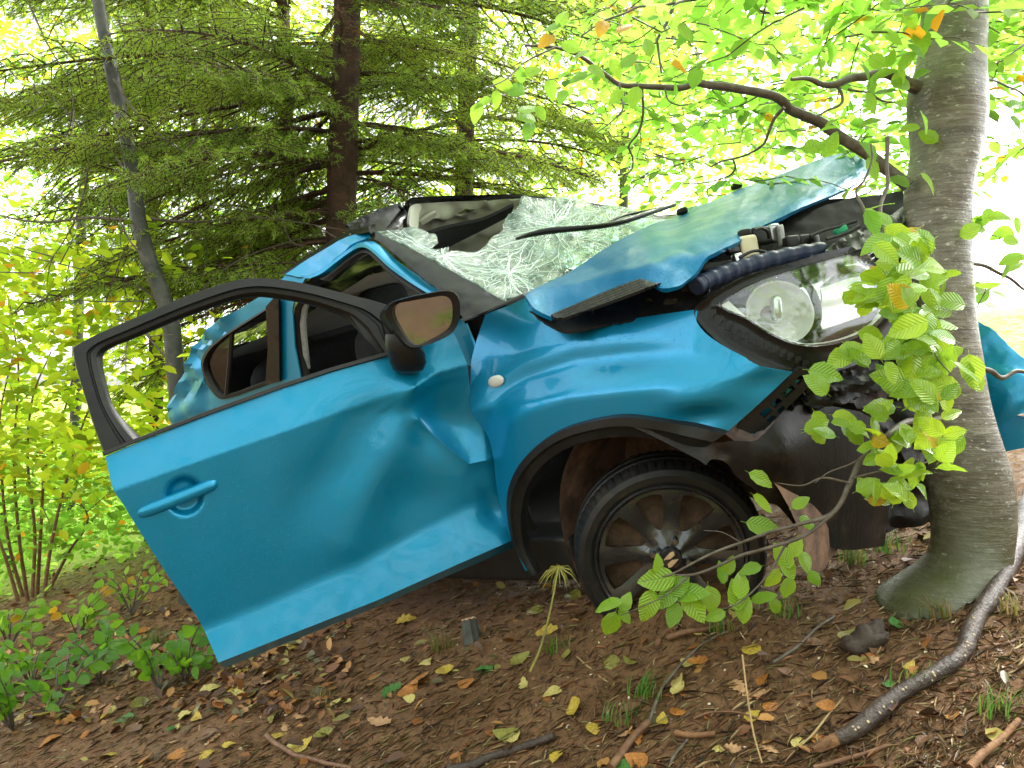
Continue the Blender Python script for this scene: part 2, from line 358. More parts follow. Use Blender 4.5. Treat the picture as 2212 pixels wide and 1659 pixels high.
def gs(uv, c, r): 
    uv = np.atleast_2d(uv); r = (r, r) if not hasattr(r, '__len__') else r
    return np.exp(-((uv[:, 0] - c[0]) / r[0])**2 - ((uv[:, 1] - c[1]) / r[1])**2)
def fbm(P, sc, oc=3, seed=0):
    return np.array([mnoise.fractal(Vector((p[0] * sc + seed, p[1] * sc + seed * 1.7, p[2] * sc)), 1.0, 2.0, oc) for p in P])
ORG = {}
def tag(o, label=None, cat=None, group=None, kind=None):
    if label: o['label'] = label
    if cat: o['category'] = cat
    if group: o['group'] = group
    if kind: o['kind'] = kind
    return o
def thing(name, loc, label, cat, group=None):
    o = bpy.data.objects.new(name, None); COL.objects.link(o); o.location = loc; ORG[o] = np.array(loc, float); o.empty_display_size = .1
    return tag(o, label, cat, group)
def mk(name, V, Fc, mat, parent=None, smooth_=True, sharp=38, loc=None, col=None):
    V = np.asarray(V, float)
    if parent is not None: org = ORG[parent]
    else: org = np.array(loc, float) if loc is not None else np.array([V[:, 0].mean(), V[:, 1].mean(), V[:, 2].min()])
    me = bpy.data.meshes.new(name); me.from_pydata((V - org).tolist(), [], [tuple(int(i) for i in f) for f in Fc])
    mats = mat if isinstance(mat, (list, tuple)) else [mat]
    for m_ in mats: me.materials.append(m_)
    if smooth_:
        me.polygons.foreach_set('use_smooth', [True] * len(me.polygons))
        if sharp: me.set_sharp_from_angle(angle=math.radians(sharp))
    if col is not None:
        a = me.attributes.new('col', 'FLOAT_COLOR', 'POINT'); a.data.foreach_set('color', np.c_[col, np.ones(len(col))].astype(np.float32).ravel())
    me.update()
    o = bpy.data.objects.new(name, me); COL.objects.link(o); ORG[o] = org
    if parent is not None: o.parent = parent
    else: o.location = org
    return o
def panel(name, outline, df, nrm, mat, parent, h=None, sp=9, th=.004, holes=(), sharp=38, warp=None, creases=()):
    """sheet of real thickness whose edge follows an outline on a surface in space; h pushes it out along nrm"""
    ol = resample(outline, sp, True); hl = [resample(x, sp, True) for x in holes]
    cl = []
    for x in creases:
        c_ = resample(x, sp, False); kp = inside(c_, ol)
        dd = np.sqrt(((c_[:, None] - ol[None])**2).sum(-1)).min(1); kp &= dd > .4 * sp
        run = []
        for p_, k_ in zip(c_, kp):
            if k_: run.append(p_)
            else:
                if len(run) > 1: cl.append(np.array(run))
                run = []
        if len(run) > 1: cl.append(np.array(run))
    bd = np.vstack([ol] + hl + cl)
    lo, hi = ol.min(0), ol.max(0)
    gx, gy = np.meshgrid(np.arange(lo[0], hi[0], sp), np.arange(lo[1], hi[1], sp * .87)); gx[1::2] += sp / 2
    g = np.c_[gx.ravel(), gy.ravel()]; g = g[inside(g, ol)]
    for x in hl: g = g[~inside(g, x)]
    if len(g):
        keep = np.ones(len(g), bool)
        for i in range(0, len(g), 800):
            dd = ((g[i:i + 800, None] - bd[None])**2).sum(-1).min(1); keep[i:i + 800] = dd > (.5 * sp)**2
        g = g[keep]
    pts = np.vstack([bd, g]) if len(g) else bd
    edges = []; s = 0
    for lp in [ol] + hl:
        n = len(lp); edges += [(s + i, s + (i + 1) % n) for i in range(n)]; s += n
    for lp in cl:
        n = len(lp); edges += [(s + i, s + i + 1) for i in range(n - 1)]; s += n
    r = delaunay_2d_cdt([Vector(p) for p in pts], edges, [], 0, 1e-5)
    P = np.array([tuple(v) for v in r[0]]); T = np.array([f for f in r[2] if len(f) == 3])
    cen = P[T].mean(1); k = inside(cen, ol)
    for x in hl: k &= ~inside(cen, x)
    T = T[k]
    a = P[T]; ar = (a[:, 1, 0] - a[:, 0, 0]) * (a[:, 2, 1] - a[:, 0, 1]) - (a[:, 1, 1] - a[:, 0, 1]) * (a[:, 2, 0] - a[:, 0, 0])
    T[ar > 0] = T[ar > 0][:, ::-1]
    V = df(P); nrm = np.asarray(nrm, float); nrm = nrm / np.linalg.norm(nrm)
    if h is not None: V = V + h(P)[:, None] * nrm
    if warp is not None: V = V + warp(P, V)
    # vertex normals for the back sheet
    fn = np.cross(V[T[:, 1]] - V[T[:, 0]], V[T[:, 2]] - V[T[:, 0]]); 
    if (fn @ nrm).sum() < 0: T = T[:, ::-1]; fn = -fn
    vn = np.zeros_like(V)
    for i in range(3): np.add.at(vn, T[:, i], fn)
    vn /= np.linalg.norm(vn, axis=1)[:, None] + 1e-12
    n = len(V); VB = V - vn * th
    ec = {}
    for t in T:
        for i in range(3):
            e = (t[i], t[(i + 1) % 3]); ec[e] = 1
    rim = [(b_, a_, a_ + n, b_ + n) for (a_, b_) in ec if (b_, a_) not in ec]
    faces = [tuple(t) for t in T] + [tuple(t[::-1] + n) for t in T] + rim
    used = np.zeros(2 * n, bool)
    for f_ in faces: used[list(f_)] = True
    idx = np.cumsum(used) - 1
    return mk(name, np.vstack([V, VB])[used], [tuple(idx[list(f_)]) for f_ in faces], mat, parent, sharp=sharp)
def strip(name, A, B, df, nrm, mat, parent, prof, n=60, th=.02, closed=False):
    """band between two outlines; prof = [(0..1 across, offset along nrm)]"""
    def rs(p):
        p = np.array(p, float); p = np.vstack([p, p[:1]]) if closed else p
        s = np.r_[0, np.cumsum(np.linalg.norm(np.diff(p, axis=0), axis=1))]; t = np.linspace(0, s[-1], n + (1 if closed else 0))
        q = np.c_[np.interp(t, s, p[:, 0]), np.interp(t, s, p[:, 1])]; return q[:-1] if closed else q
    A, B = rs(A), rs(B); nrm = np.asarray(nrm) / np.linalg.norm(nrm); rows = []
    for a, o in prof: rows.append(df(A + (B - A) * a) + o * nrm)
    rows.append(df(B) - th * nrm); rows.append(df(A) - th * nrm)
    return grid(name, rows, mat, parent, closed_u=closed, closed_v=True, capv=not closed, flip=False)
def grid(name, rows, mat, parent=None, closed_u=False, closed_v=False, capv=False, flip=False, sharp=38, loc=None):
    R = len(rows); n = len(rows[0]); V = np.vstack(rows); Fc = []
    for r in range(R if closed_v else R - 1):
        for i in range(n if closed_u else n - 1):
            r2, i2 = (r + 1) % R, (i + 1) % n; q = (r * n + i, r * n + i2, r2 * n + i2, r2 * n + i); Fc.append(q[::-1] if flip else q)
    if capv: Fc.append(tuple(r * n for r in range(R))); Fc.append(tuple(r * n + n - 1 for r in range(R))[::-1])
    o = mk(name, V, Fc, mat, parent, sharp=sharp, loc=loc)
    bm = bmesh.new(); bm.from_mesh(o.data); bmesh.ops.recalc_face_normals(bm, faces=bm.faces); bm.to_mesh(o.data); bm.free()
    return o
def loft(name, loops, mat, parent=None, cap0=True, cap1=True, sharp=38, loc=None):
    n = len(loops[0]); V = np.vstack(loops); Fc = []
    for r in range(len(loops) - 1):
        for i in range(n): Fc.append((r * n + i, r * n + (i + 1) % n, (r + 1) * n + (i + 1) % n, (r + 1) * n + i))
    if cap0: Fc.append(tuple(range(n))[::-1])
    if cap1: Fc.append(tuple(range((len(loops) - 1) * n, len(loops) * n)))
    o = mk(name, V, Fc, mat, parent, sharp=sharp, loc=loc)
    bm = bmesh.new(); bm.from_mesh(o.data); bmesh.ops.recalc_face_normals(bm, faces=bm.faces); bm.to_mesh(o.data); bm.free()
    return o
def tube_vf(path, rad, seg=7, base=0):
    P = np.asarray(path, float); n = len(P); rad = np.full(n, rad) if np.isscalar(rad) else np.asarray(rad, float)
    T = np.gradient(P, axis=0); T /= np.linalg.norm(T, axis=1)[:, None] + 1e-12
    up = np.array([0, 0, 1.]) if abs(T[0, 2]) < .9 else np.array([1., 0, 0]); a = np.cross(T[0], up); a /= np.linalg.norm(a); V = []
    an = np.arange(seg) * 2 * np.pi / seg
    for i in range(n):
        a = a - T[i] * (a @ T[i]); a /= np.linalg.norm(a) + 1e-12; b = np.cross(T[i], a)
        V.append(P[i] + rad[i] * (np.cos(an)[:, None] * a + np.sin(an)[:, None] * b))
    V = np.vstack(V); Fc = []
    for r in range(n - 1):
        for i in range(seg): Fc.append((base + r * seg + i, base + r * seg + (i + 1) % seg, base + (r + 1) * seg + (i + 1) % seg, base + (r + 1) * seg + i))
    Fc.append(tuple(base + i for i in range(seg))[::-1]); Fc.append(tuple(base + (n - 1) * seg + i for i in range(seg)))
    return V, Fc
def tube(name, path, rad, mat, parent=None, seg=8, loc=None, sharp=50):
    V, Fc = tube_vf(path, rad, seg); return mk(name, V, Fc, mat, parent, loc=loc, sharp=sharp)
def tubes(name, items, mat, parent=None, seg=6, loc=None):
    Vs, Fs, b = [], [], 0
    for p, r in items:
        V, Fc = tube_vf(p, r, seg, b); Vs.append(V); Fs += Fc; b += len(V)
    return mk(name, np.vstack(Vs), Fs, mat, parent, loc=loc, sharp=50)
def wpath(pts, ds, n=4):
    """a smooth path in space through picture points at given distances"""
    ds = [ds] * len(pts) if np.isscalar(ds) else list(ds); ds = np.interp(np.linspace(0, 1, len(pts)), np.linspace(0, 1, len(ds)), ds)
    P = smooth(pts, False, 80, n); D = np.interp(np.linspace(0, 1, len(P)), np.linspace(0, 1, len(ds)), ds)
    return ray(P) * D[:, None] + EYE
def superell(name, c, ax, ay, az, mat, parent=None, e=.35, nu=20, nv=12, loc=None):
    c, ax, ay, az = map(lambda q: np.asarray(q, float), (c, ax, ay, az)); rows = []
    sp = lambda x: np.sign(x) * np.abs(x)**e
    for v in np.linspace(-np.pi / 2 + .02, np.pi / 2 - .02, nv):
        u = np.linspace(-np.pi, np.pi, nu, endpoint=False)
        rows.append(c + np.outer(sp(np.cos(v)) * sp(np.cos(u)), ax) + np.outer(sp(np.cos(v)) * sp(np.sin(u)), ay) + np.outer(np.full(nu, sp(np.sin(v))), az))
    return loft(name, rows, mat, parent, sharp=60, loc=loc)
def terrain(x, y):
    x = np.asarray(x, float); y = np.asarray(y, float)
    ye = 6 - np.log1p(np.exp((6 - y) * 1.5)) / 1.5
    b = -1.18 + .296 * x + .125 * ye
    b = .72 - np.log1p(np.exp((.72 - b) * 6)) / 6
    b = -2.1 + np.log1p(np.exp((b + 2.1) * 6)) / 6
    b = b + .115 * np.exp(-((x - .36) / .42)**2 - ((y - 2.42 + .25 * (x - .5)) / .40)**2)
    return b + ZC + .022 * np.sin(3.1 * x + 1.3 * y) * np.sin(2.3 * y - x) + .012 * np.sin(7.3 * x - 4.1 * y + 1)
def G(u, v, lift=0):
    r = ray((u, v))[0]; t = 1.8
    for _ in range(60):
        p = r * t + EYE; e = p[2] - lift - terrain(p[0], p[1]); t += e / (.125 + .296 * r[0] - r[2] + 1e-6) * .8
    p = r * t + EYE; p[2] = terrain(p[0], p[1]) + lift; return p

def ground_z(x, y):
    x = np.asarray(x, float); y = np.asarray(y, float); P = np.c_[x.ravel(), y.ravel(), np.zeros(x.size)]
    near = np.exp(-((x / 4.5)**2 + ((y - 3) / 4)**2))
    return terrain(x, y) + near * (.020 * fbm(P, 2.2, 4, 3).reshape(x.shape) + .009 * fbm(P, 13, 3, 9).reshape(x.shape))
# ================================================================ GROUND
def build_ground():
    def warp(n, lo, hi, a, b):      # dense in [a,b], sparse outside
        core = np.linspace(a, b, n); k = np.geomspace(.04, hi - b, 46) + b; j = a - np.geomspace(.04, a - lo, 46)[::-1]
        return np.r_[j, core, k]
    xs = warp(170, -900, 900, -3.2, 3.0); ys = warp(150, -60, 1500, 1.0, 6.0)
    X, Y = np.meshgrid(xs, ys); Z = ground_z(X, Y)
    n, m_ = X.shape; V = np.c_[X.ravel(), Y.ravel(), Z.ravel()]; idx = np.arange(n * m_).reshape(n, m_)
    Fc = np.stack([idx[:-1, :-1], idx[:-1, 1:], idx[1:, 1:], idx[1:, :-1]], -1).reshape(-1, 4)
    o = mk('ground', V, Fc, M['soil'], sharp=None, loc=(0, 0, 0)); o['kind'] = 'structure'
build_ground()

# ================================================================ THE CAR
car = thing('crashed_car', CO, 'wrecked blue hatchback with caved-in roof and open front door against a tree', 'car')
SN = -CM[:, 1]; CZ = CM[:, 2]; CX = CM[:, 0]
side = carplane(-.79)
S_ = 790.0      # picture units per metre on the near side of the car
# ---- front wing
fen = (Z2((765, 950), (900, 900), (1020, 842), (1155, 792), (1175, 840), (1205, 880), (1290, 965), (1370, 1010), (1430, 1018), (1600, 985), (1900, 935), (2212, 890)) +
       Z3((985, 120), (988, 165), (1060, 235), (1200, 325), (1330, 395), (1425, 432), (1300, 555), (1175, 668), (1150, 655), (1000, 607), (850, 573), (720, 560), (580, 583), (440, 628), (330, 698), (250, 778), (200, 868), (178, 960), (186, 1060), (216, 1180), (285, 1290)) +
       [(1172, 1206), (1140, 1140), (1108, 1056), (1080, 940), (1046, 880), (1024, 806), (1012, 750)])
fen = smooth(fen, True, 42, 3)
C1 = Z2((700, 1228), (830, 1200), (1200, 1130), (1500, 1078), (1700, 1050), (2100, 1020), (2500, 1000))
C2 = [(1080, 1180), (1060, 1050), (1066, 960)] + Z2((1000, 1480), (1080, 1400), (1200, 1330), (1500, 1232), (1800, 1196), (2212, 1172), (2500, 1190))
def hf(P):
    a = -sdist(P, C1); up = np.clip(a, 0, None) / S_
    fade = 1 - .55 * sstep(1250, 1480, P[:, 0])
    h = -.85 * fade * up - .9 * up**2
    b = -sdist(P, C2[::-1]) if False else sdist(P, C2)
    lf = 1 - .75 * sstep(1330, 1560, P[:, 0])
    lf = lf * (.45 + .55 * sstep(1080, 1160, P[:, 0]))
    h += lf * (-.010 * np.exp(-((b + 9) / 22)**2) + .034 * sstep(-4, 62, b))
    h += .46 * np.clip(-a, 0, 100) / S_
    h += .022 * gs(P, Z3(1040, 500), (62, 40)) - .022 * gs(P, Z3(1070, 585), (48, 24))
    h -= .9 * np.clip(P[:, 0] - 1500, 0, None)**1.5 / 22000
    h += .006 * gs(P, (1060, 860), (30, 60)) - .010 * gs(P, (1075, 985), (26, 60))
    h -= .012 * gs(P, (1640, 830), (40, 26)) - .006 * gs(P, (1180, 700), (60, 20))
    return h
fender = panel('front_wing', fen, side, SN, M['paint'], car, hf, sp=7, th=.005, sharp=50, creases=[C1])
# side repeater lamp
c0 = side(Z2(1010, 1318))[0] + SN * (hf(np.array([Z2(1010, 1318)]))[0] + .004)
superell('side_lamp', c0, CX * .032 + CZ * .002, CZ * .0185, SN * .010, M['white'], fender, e=.9)
# ---- wheel arch trim
ao = smooth(Z3((1175, 670), (1150, 655), (1000, 607), (850, 573), (720, 560), (580, 583), (440, 628), (330, 698), (250, 778), (200, 868), (178, 960), (186, 1060), (216, 1180), (300, 1310)), False, 80, 5)
ai = smooth(Z3((1060, 748), (1000, 728), (900, 692), (800, 672), (700, 668), (600, 680), (480, 716), (390, 768), (320, 835), (275, 910), (252, 990), (244, 1080), (262, 1200), (315, 1310)), False, 80, 5)
sarch = lambda uv: side(uv) + SN * (hf(np.atleast_2d(uv)) + .008)[:, None]
strip('wheel_arch_trim', ao, ai, sarch, SN, M['plastic'], car, [(0, -.012), (.06, .010), (.42, .014), (.55, .004), (.95, -.002), (1, -.012)], n=90, th=.03)
# ---- bracket with square holes at the end of the wing
bo = Z3((1415, 440), (1470, 470), (1440, 560), (1280, 720), (1225, 730), (1165, 690), (1180, 668), (1300, 552))
bh = [Z3(*q) for q in (((1258, 640), (1290, 612), (1312, 634), (1280, 664)), ((1300, 602), (1330, 574), (1352, 596), (1322, 624)), ((1325, 640), (1350, 616), (1362, 632), (1338, 654)), ((1285, 678), (1312, 652), (1326, 668), (1300, 692)),
                       ((1345, 560), (1385, 520), (1402, 545), (1366, 580)), ((1395, 508), (1420, 480), (1436, 500), (1412, 530)))]
panel('bumper_bracket', bo, carplane(-.835), SN, M['plastic'], car, lambda P: -.9 * np.clip(P[:, 0] - 1500, 0, None)**1.5 / 22000, sp=8, th=.014, holes=bh)
panel('inner_wing_panel', Z3((1175, 690), (1240, 735), (1420, 565), (1415, 470), (1300, 560)), carplane(-.79), SN, M['paint'], car, lambda P: -.9 * np.clip(P[:, 0] - 1500, 0, None)**1.5 / 22000, sp=14)
# ---- wheel housing: half drum and inner wall
rows = []
for y in np.linspace(-.80, -.38, 7):
    a = np.radians(np.linspace(-20, 205, 34)); rows.append(np.array([C(.03 + .375 * math.cos(t), y, .30 + .40 * math.sin(t)) for t in a]))
grid('wheel_housing', rows, M['mudliner'], car)
pw = np.array([C(.03 + .38 * math.cos(t), -.40, .30 + .40 * math.sin(t)) for t in np.radians(np.arange(-20, 206, 9))])
mk('inner_arch_wall', np.vstack([pw, C(.03, -.40, .3)[None]]), [(i, i + 1, len(pw)) for i in range(len(pw) - 1)], M['mudliner'], car)
# ---- torn splash shield in front of the wheel
so = smooth(Z3((690, 668), (850, 742), (1000, 820), (1045, 852), (1065, 828), (1105, 830), (1150, 852), (1185, 905), (1300, 985), (1400, 1060), (1520, 1190), (1700, 1260), (1900, 1240), (1930, 900), (1860, 640), (1600, 560), (1450, 520), (1420, 575), (1290, 730), (1190, 735), (1080, 745), (950, 705), (800, 668)), True, 60, 3)
sf = tps([(*Z3(690, 668), 2.10), (*Z3(900, 700), 2.07), (*Z3(1045, 850), 2.03), (*Z3(1200, 730), 2.00), (*Z3(1185, 905), 2.03), (*Z3(1440, 1060), 2.06), (*Z3(1430, 560), 2.04), (*Z3(1400, 800), 1.97), (*Z3(1640, 1230), 2.16), (*Z3(1680, 850), 2.16), (*Z3(1860, 640), 2.35), (*Z3(1930, 900), 2.4), (*Z3(1900, 1180), 2.4)])
panel('splash_shield', so, sf, SN, M['shield'], car, lambda P: .012 * np.sin(sdist(P, Z3((700, 640), (1500, 1080))) / 16) * gs(P, Z3(950, 770), (60, 50)) - .010 * gs(P, Z3(1120, 800), 14) + .007 * gs(P, Z3(1290, 860), (10, 60)), sp=9, th=.005, sharp=60)
# ---- wheel
def build_wheel(parent, hub, axis, up, mud=True, name='front_wheel'):
    axis = axis / np.linalg.norm(axis); up = up - axis * (up @ axis); up /= np.linalg.norm(up); rt = np.cross(up, axis); rt /= np.linalg.norm(rt)
    wheel = None
    def P(r, t, z): return hub + axis * z + r * (math.cos(t) * rt + math.sin(t) * up)
    prof = [(.212, -.005), (.222, .006), (.235, .012), (.262, .014), (.285, .006), (.300, -.012), (.306, -.03), (.309, -.05), (.302, -.054), (.302, -.062), (.310, -.066), (.311, -.095), (.303, -.098), (.303, -.106), (.311, -.11), (.309, -.14), (.302, -.144), (.302, -.15), (.308, -.155), (.302, -.175), (.285, -.19), (.25, -.195), (.21, -.18)]
    prof = [(.212 + (r - .212) * .66, z) for r, z in prof]; N = 260; rows = []
    for i, (r, z) in enumerate(prof):
        row = []
        for k in range(N):
            rr = r - (.0045 if (5 <= i <= 7 or 17 <= i <= 19) and k % 4 == 0 else 0)
            row.append(P(rr, 2 * math.pi * k / N, z))
        rows.append(np.array(row))
    tyre = grid(name, rows, M['rubber'], parent, closed_u=True, sharp=25)
    # alloy: barrel, lip and pierced face
    rows = [np.array([P(r, 2 * math.pi * k / 72, z) for k in range(72)]) for r, z in ((.213, -.18), (.205, -.12), (.200, -.03), (.205, -.004), (.214, .002), (.217, .006), (.213, .011), (.207, .008), (.203, -.006), (.198, -.02), (.19, -.12), (.195, -.18))]
    rim = grid('rim', rows, M['rim'], tyre, closed_u=True, sharp=50)
    outl = [(.203 * math.cos(t), .203 * math.sin(t)) for t in np.linspace(0, 2 * math.pi, 72, endpoint=False)]
    holes = []
    for k in range(8):
        a = math.radians(50 + 45 * k); wd = 15.5 if k % 2 == 0 else 12.5
        pl = []
        for rr, da in ((.088, .55), (.12, .85), (.165, 1.0), (.188, .95), (.192, .5), (.192, 0)):
            pl.append((rr, da * math.radians(wd)))
        full = [(r, d) for r, d in pl] + [(r, -d) for r, d in pl[::-1][1:]] + [(.080, -.2 * math.radians(wd)), (.080, .2 * math.radians(wd))]
        holes.append([(r * math.cos(a + d), r * math.sin(a + d)) for r, d in full])
    def fdf(uv):
        uv = np.atleast_2d(uv); r = np.hypot(uv[:, 0], uv[:, 1])
        z = .004 - .022 * np.exp(-((r - .10) / .06)**2) + .004 * np.cos(8 * np.arctan2(uv[:, 1], uv[:, 0]) - math.radians(8 * 50)) * -1
        return hub + axis * z[:, None] + uv[:, :1] * rt + uv[:, 1:] * up
    panel('spoke_face', outl, fdf, axis, M['rim'], tyre, sp=.011, th=.022, holes=holes, sharp=35)
    rows = [np.array([P(r, 2 * math.pi * k / 40, z) for k in range(40)]) for r, z in ((.03, -.03), (.09, -.035), (.155, -.055), (.205, -.06))]
    if mud: 
        o = grid('mud_cake', rows, M['mud'], tyre, closed_u=True)
        me = o.data
        for v in me.vertices: v.co += Vector(axis) * .02 * mnoise.fractal(v.co * 28, 1., 2., 3)
    for k in range(4):
        a = math.radians(62 + 90 * k); c = P(.052, a, .004)
        loft('wheel_nut', [np.array([c + axis * z + r * (math.cos(t) * rt + math.sin(t) * up) for t in np.radians(np.arange(0, 360, 30))]) for r, z in ((.0105, -.02), (.0105, .008), (.008, .012))], M['steel'], tyre)
    loft('hub_cap', [np.array([P(r, 2 * math.pi * k / 28, z) for k in range(28)]) for r, z in ((.033, -.03), (.033, .010), (.030, .014))], M['rim'], tyre)
    # emblem: two stacked slanted bars that read as an S
    def sb(x0, y0, s):
        q = [(-.020, .001), (.004, .018), (.013, .018), (.013, .008), (-.002, .000)]
        return [(s * (x) + x0, s * (y) + y0) for x, y in q]
    for s, y0 in ((1, .003), (-1, -.003)):
        q = sb(0, y0, s); 
        loft('emblem', [np.array([hub + axis * z + x * rt + y * up for x, y in q]) for z in (.010, .019)], M['steel'] if not mud else M['cutwood'], tyre)
    return tyre
hub = Wp(*Z3(872, 1296), 2.29); wax = np.array([-.10, -.965, -.17])
build_wheel(car, hub, wax, CZ)
# brake parts behind the alloy
superell('brake_caliper', hub - wax / np.linalg.norm(wax) * .10 + np.array([.07, 0, .09]), (.05, 0, -.03), (.02, 0, .03), (0, .04, 0), M['mud'], car, e=.5)
axn = wax / np.linalg.norm(wax)
loft('brake_disc', [np.array([hub - axn * z + r * (math.cos(t) * np.array([1, 0, 0]) + math.sin(t) * np.array([0, .17, .98])) for t in np.radians(np.arange(0, 360, 12))]) for r, z in ((.125, .08), (.125, .095))], M['mudliner'], car)
for hx, hy, s in ((-2.435, -.76, 1), (-2.435, .76, -1), (0, .76, -1)):
    build_wheel(car, C(hx, hy, .308), SN * s, CZ, False, 'rear_wheel' if hx else 'far_front_wheel')
# ---- sill
def carbox(name, x0, x1, y0, y1, z0, z1, mat, b=.02):
    c = C((x0 + x1) / 2, (y0 + y1) / 2, (z0 + z1) / 2)
    return superell(name, c, CX * (x1 - x0) / 2, CM[:, 1] * (y1 - y0) / 2, CZ * (z1 - z0) / 2, mat, car, e=.18, nu=28, nv=12)
carbox('sill', -2.05, -.33, -.80, -.66, .17, .33, M['plastic'])
carbox('floor_pan', -2.68, -.3, -.72, .74, .20, .30, M['cabin'])
carbox('dashboard', -.95, -.45, -.66, .66, .55, .86, M['cabin'])
# ---- front door
dctrl = [(1003, 690, 2.50), (1165, 1195, 2.57), (225, 985, 2.12), (490, 1470, 2.2), (145, 740, 2.1)]
dpl = invplane(dctrl)
q = dpl([(225, 985), (1003, 690), (490, 1470)]); DN = np.cross(q[1] - q[0], q[2] - q[0]); DN /= np.linalg.norm(DN); DN = DN if DN[1] < 0 else -DN
door_o = smooth([(226, 987), (292, 958), (440, 902), (605, 842), (720, 803), (845, 768), (920, 742), (978, 712)] + [(992, 742), (1008, 788), (1018, 830), (1036, 880), (1066, 935), (1090, 1000), (1106, 1062), (1132, 1120), (1158, 1176)] +
                [(1100, 1206), (960, 1268), (820, 1330), (660, 1398), (489, 1471)] + [(470, 1436), (430, 1352), (362, 1250), (302, 1152), (262, 1084), (244, 1056)], True, 42, 4)
Lc = [(150, 1096), (240, 1063), (497, 972), (700, 902), (800, 868), (900, 836), (1100, 790)]
Lf = [(380, 1395), (560, 1322), (760, 1232), (950, 1140), (1130, 1040), (1250, 980)]
Lt = [(400, 1472), (480, 1440), (660, 1368), (820, 1304), (960, 1240), (1100, 1176), (1250, 1110)]
DU = [(862, 862), (886, 842), (940, 806), (1007, 787), (1060, 778)]; DL = [(905, 905), (965, 960), (1020, 1003), (1060, 994)]
dent = [(886, 842), (940, 806), (1007, 787), (1030, 880), (1056, 992), (1020, 1004), (965, 960), (915, 911)]
def hd(P):
    b = sdist(P, Lc); h = -.25 * np.clip(-b, 0, None) / S_ * (1 - .8 * sstep(840, 960, P[:, 0]))
    bb = np.clip(b, 0, None) / S_
    h += -.16 * bb
    f = np.clip(sdist(P, Lf) + 12, 0, None) / S_
    h += .36 * np.where(f < .03, f * f / .06, f - .015)
    t = np.clip(sdist(P, Lt), 0, None) / S_; h -= 2.0 * t
    # crash folds
    du = sdist(P, DU); dlw = np.abs(sdist(P, DL))
    h -= .040 * gs(P, (965, 898), (78, 74)) * sstep(-10, 34, du)
    h += .010 * np.exp(-np.abs(du) / 16) * sstep(850, 900, P[:, 0]) + .014 * np.exp(-dlw / 15)
    h -= .012 * gs(P, (1010, 930), (34, 52))
    h -= .017 * np.exp(-(sdist(P, [(840, 860), (770, 930), (690, 1060), (640, 1180)]) / 62)**2) * sstep(1220, 1000, P[:, 1]) * sstep(815, 900, P[:, 1])
    h += .010 * np.exp(-(sdist(P, [(890, 850), (860, 960), (800, 1080), (760, 1180)]) / 42)**2)
    h -= .013 * gs(P, (905, 1080), (80, 70))
    h -= .018 * gs(P, (1085, 1110), (40, 34)) - .012 * gs(P, (1120, 1010), (24, 60))
    h += .004 * np.exp(-(sdist(P, [(1040, 800), (1056, 990), (1110, 1130)]) / 16)**2)
    # bowl behind the handle
    c = np.array(Z1(610, 1418)); r = np.hypot(P[:, 0] - c[0], (P[:, 1] - c[1]) * .98)
    h -= .024 * sstep(46, 30, r)
    return h
fdoor = panel('front_door', door_o, dpl, DN, M['paint'], car, hd, sp=6, th=.008, sharp=50, creases=[Lc[1:5], Lt, DU[1:4], DL])
panel('hinge_pillar', [(972, 700), (1000, 686), (1022, 740), (1036, 790), (1004, 790), (990, 750)], carplane(-.745), SN, M['paint'], car, sp=12, th=.01)
panel('seam_shade_strip', [(1004, 791), (1037, 791), (1064, 880), (1096, 950), (1124, 1060), (1156, 1140), (1170, 1200), (1130, 1170), (1084, 1030), (1040, 920)], carplane(-.745), SN, M['seal'], car, sp=12, th=.01)  # black strip put in for the shade of the door-to-wing gap
di = [(240, 1000), (605, 856), (975, 735), (1020, 850), (1090, 1010), (1140, 1160), (500, 1440), (300, 1130)]
dback = panel('door_inner_panel', di, lambda uv: dpl(uv) - DN * .10, DN, M['cabin'], fdoor, sp=40, th=.01)
# belt moulding
mb = [(222, 986), (292, 957), (440, 901), (605, 841), (720, 802), (845, 767), (905, 747)]; mt_ = [(219, 976), (290, 948), (440, 890), (605, 830), (720, 792), (840, 758), (900, 738)]
def dplh(uv): P = np.atleast_2d(uv); b = sdist(P, Lc); return dpl(P) + DN * (-.25 * np.clip(-b, 0, None) / S_ * (1 - .8 * sstep(840, 960, P[:, 0])))[:, None]
strip('belt_moulding', mt_, mb, dplh, DN, M['seal'], fdoor, [(0, 0), (.1, .010), (.8, .012), (1, .004)], n=50, th=.02)
# window frame
fo = smooth([(219, 978)] + Z1((160, 1080), (112, 935), (60, 780), (38, 684)) + Z1((150, 622), (300, 556), (450, 492), (600, 430), (720, 386), (850, 347), (930, 335), (1010, 334), (1120, 348), (1220, 368), (1450, 432), (1600, 478), (1680, 530), (1640, 700)), False, 50, 5)
fi = smooth([(300, 944)] + Z1((330, 1075), (255, 980), (220, 880), (192, 740)) + Z1((215, 695), (330, 645), (480, 582), (600, 532), (740, 482), (860, 442), (940, 428), (1010, 428), (1120, 445), (1230, 470), (1390, 530), (1430, 560), (1500, 640), (1575, 725)), False, 50, 5)
dfr = lambda uv: dplh(uv) - DN * (np.clip((np.atleast_2d(uv)[:, 1] * 0 + 1), 0, 1) * .012)[:, None]
wf = strip('window_frame', fo, fi, dfr, DN, M['plastic'], fdoor, [(0, -.004), (.05, .012), (.50, .016), (.53, .006), (.60, .006), (.64, .012), (.82, .008), (.9, -.006), (1, -.012)], n=130, th=.03)
panel('sail_panel', Z1((1420, 520), (1600, 480), (1700, 560), (1640, 730), (1580, 735), (1500, 650)), lambda uv: dplh(uv) - DN * .014, DN, M['plastic'], fdoor, sp=14, th=.01)
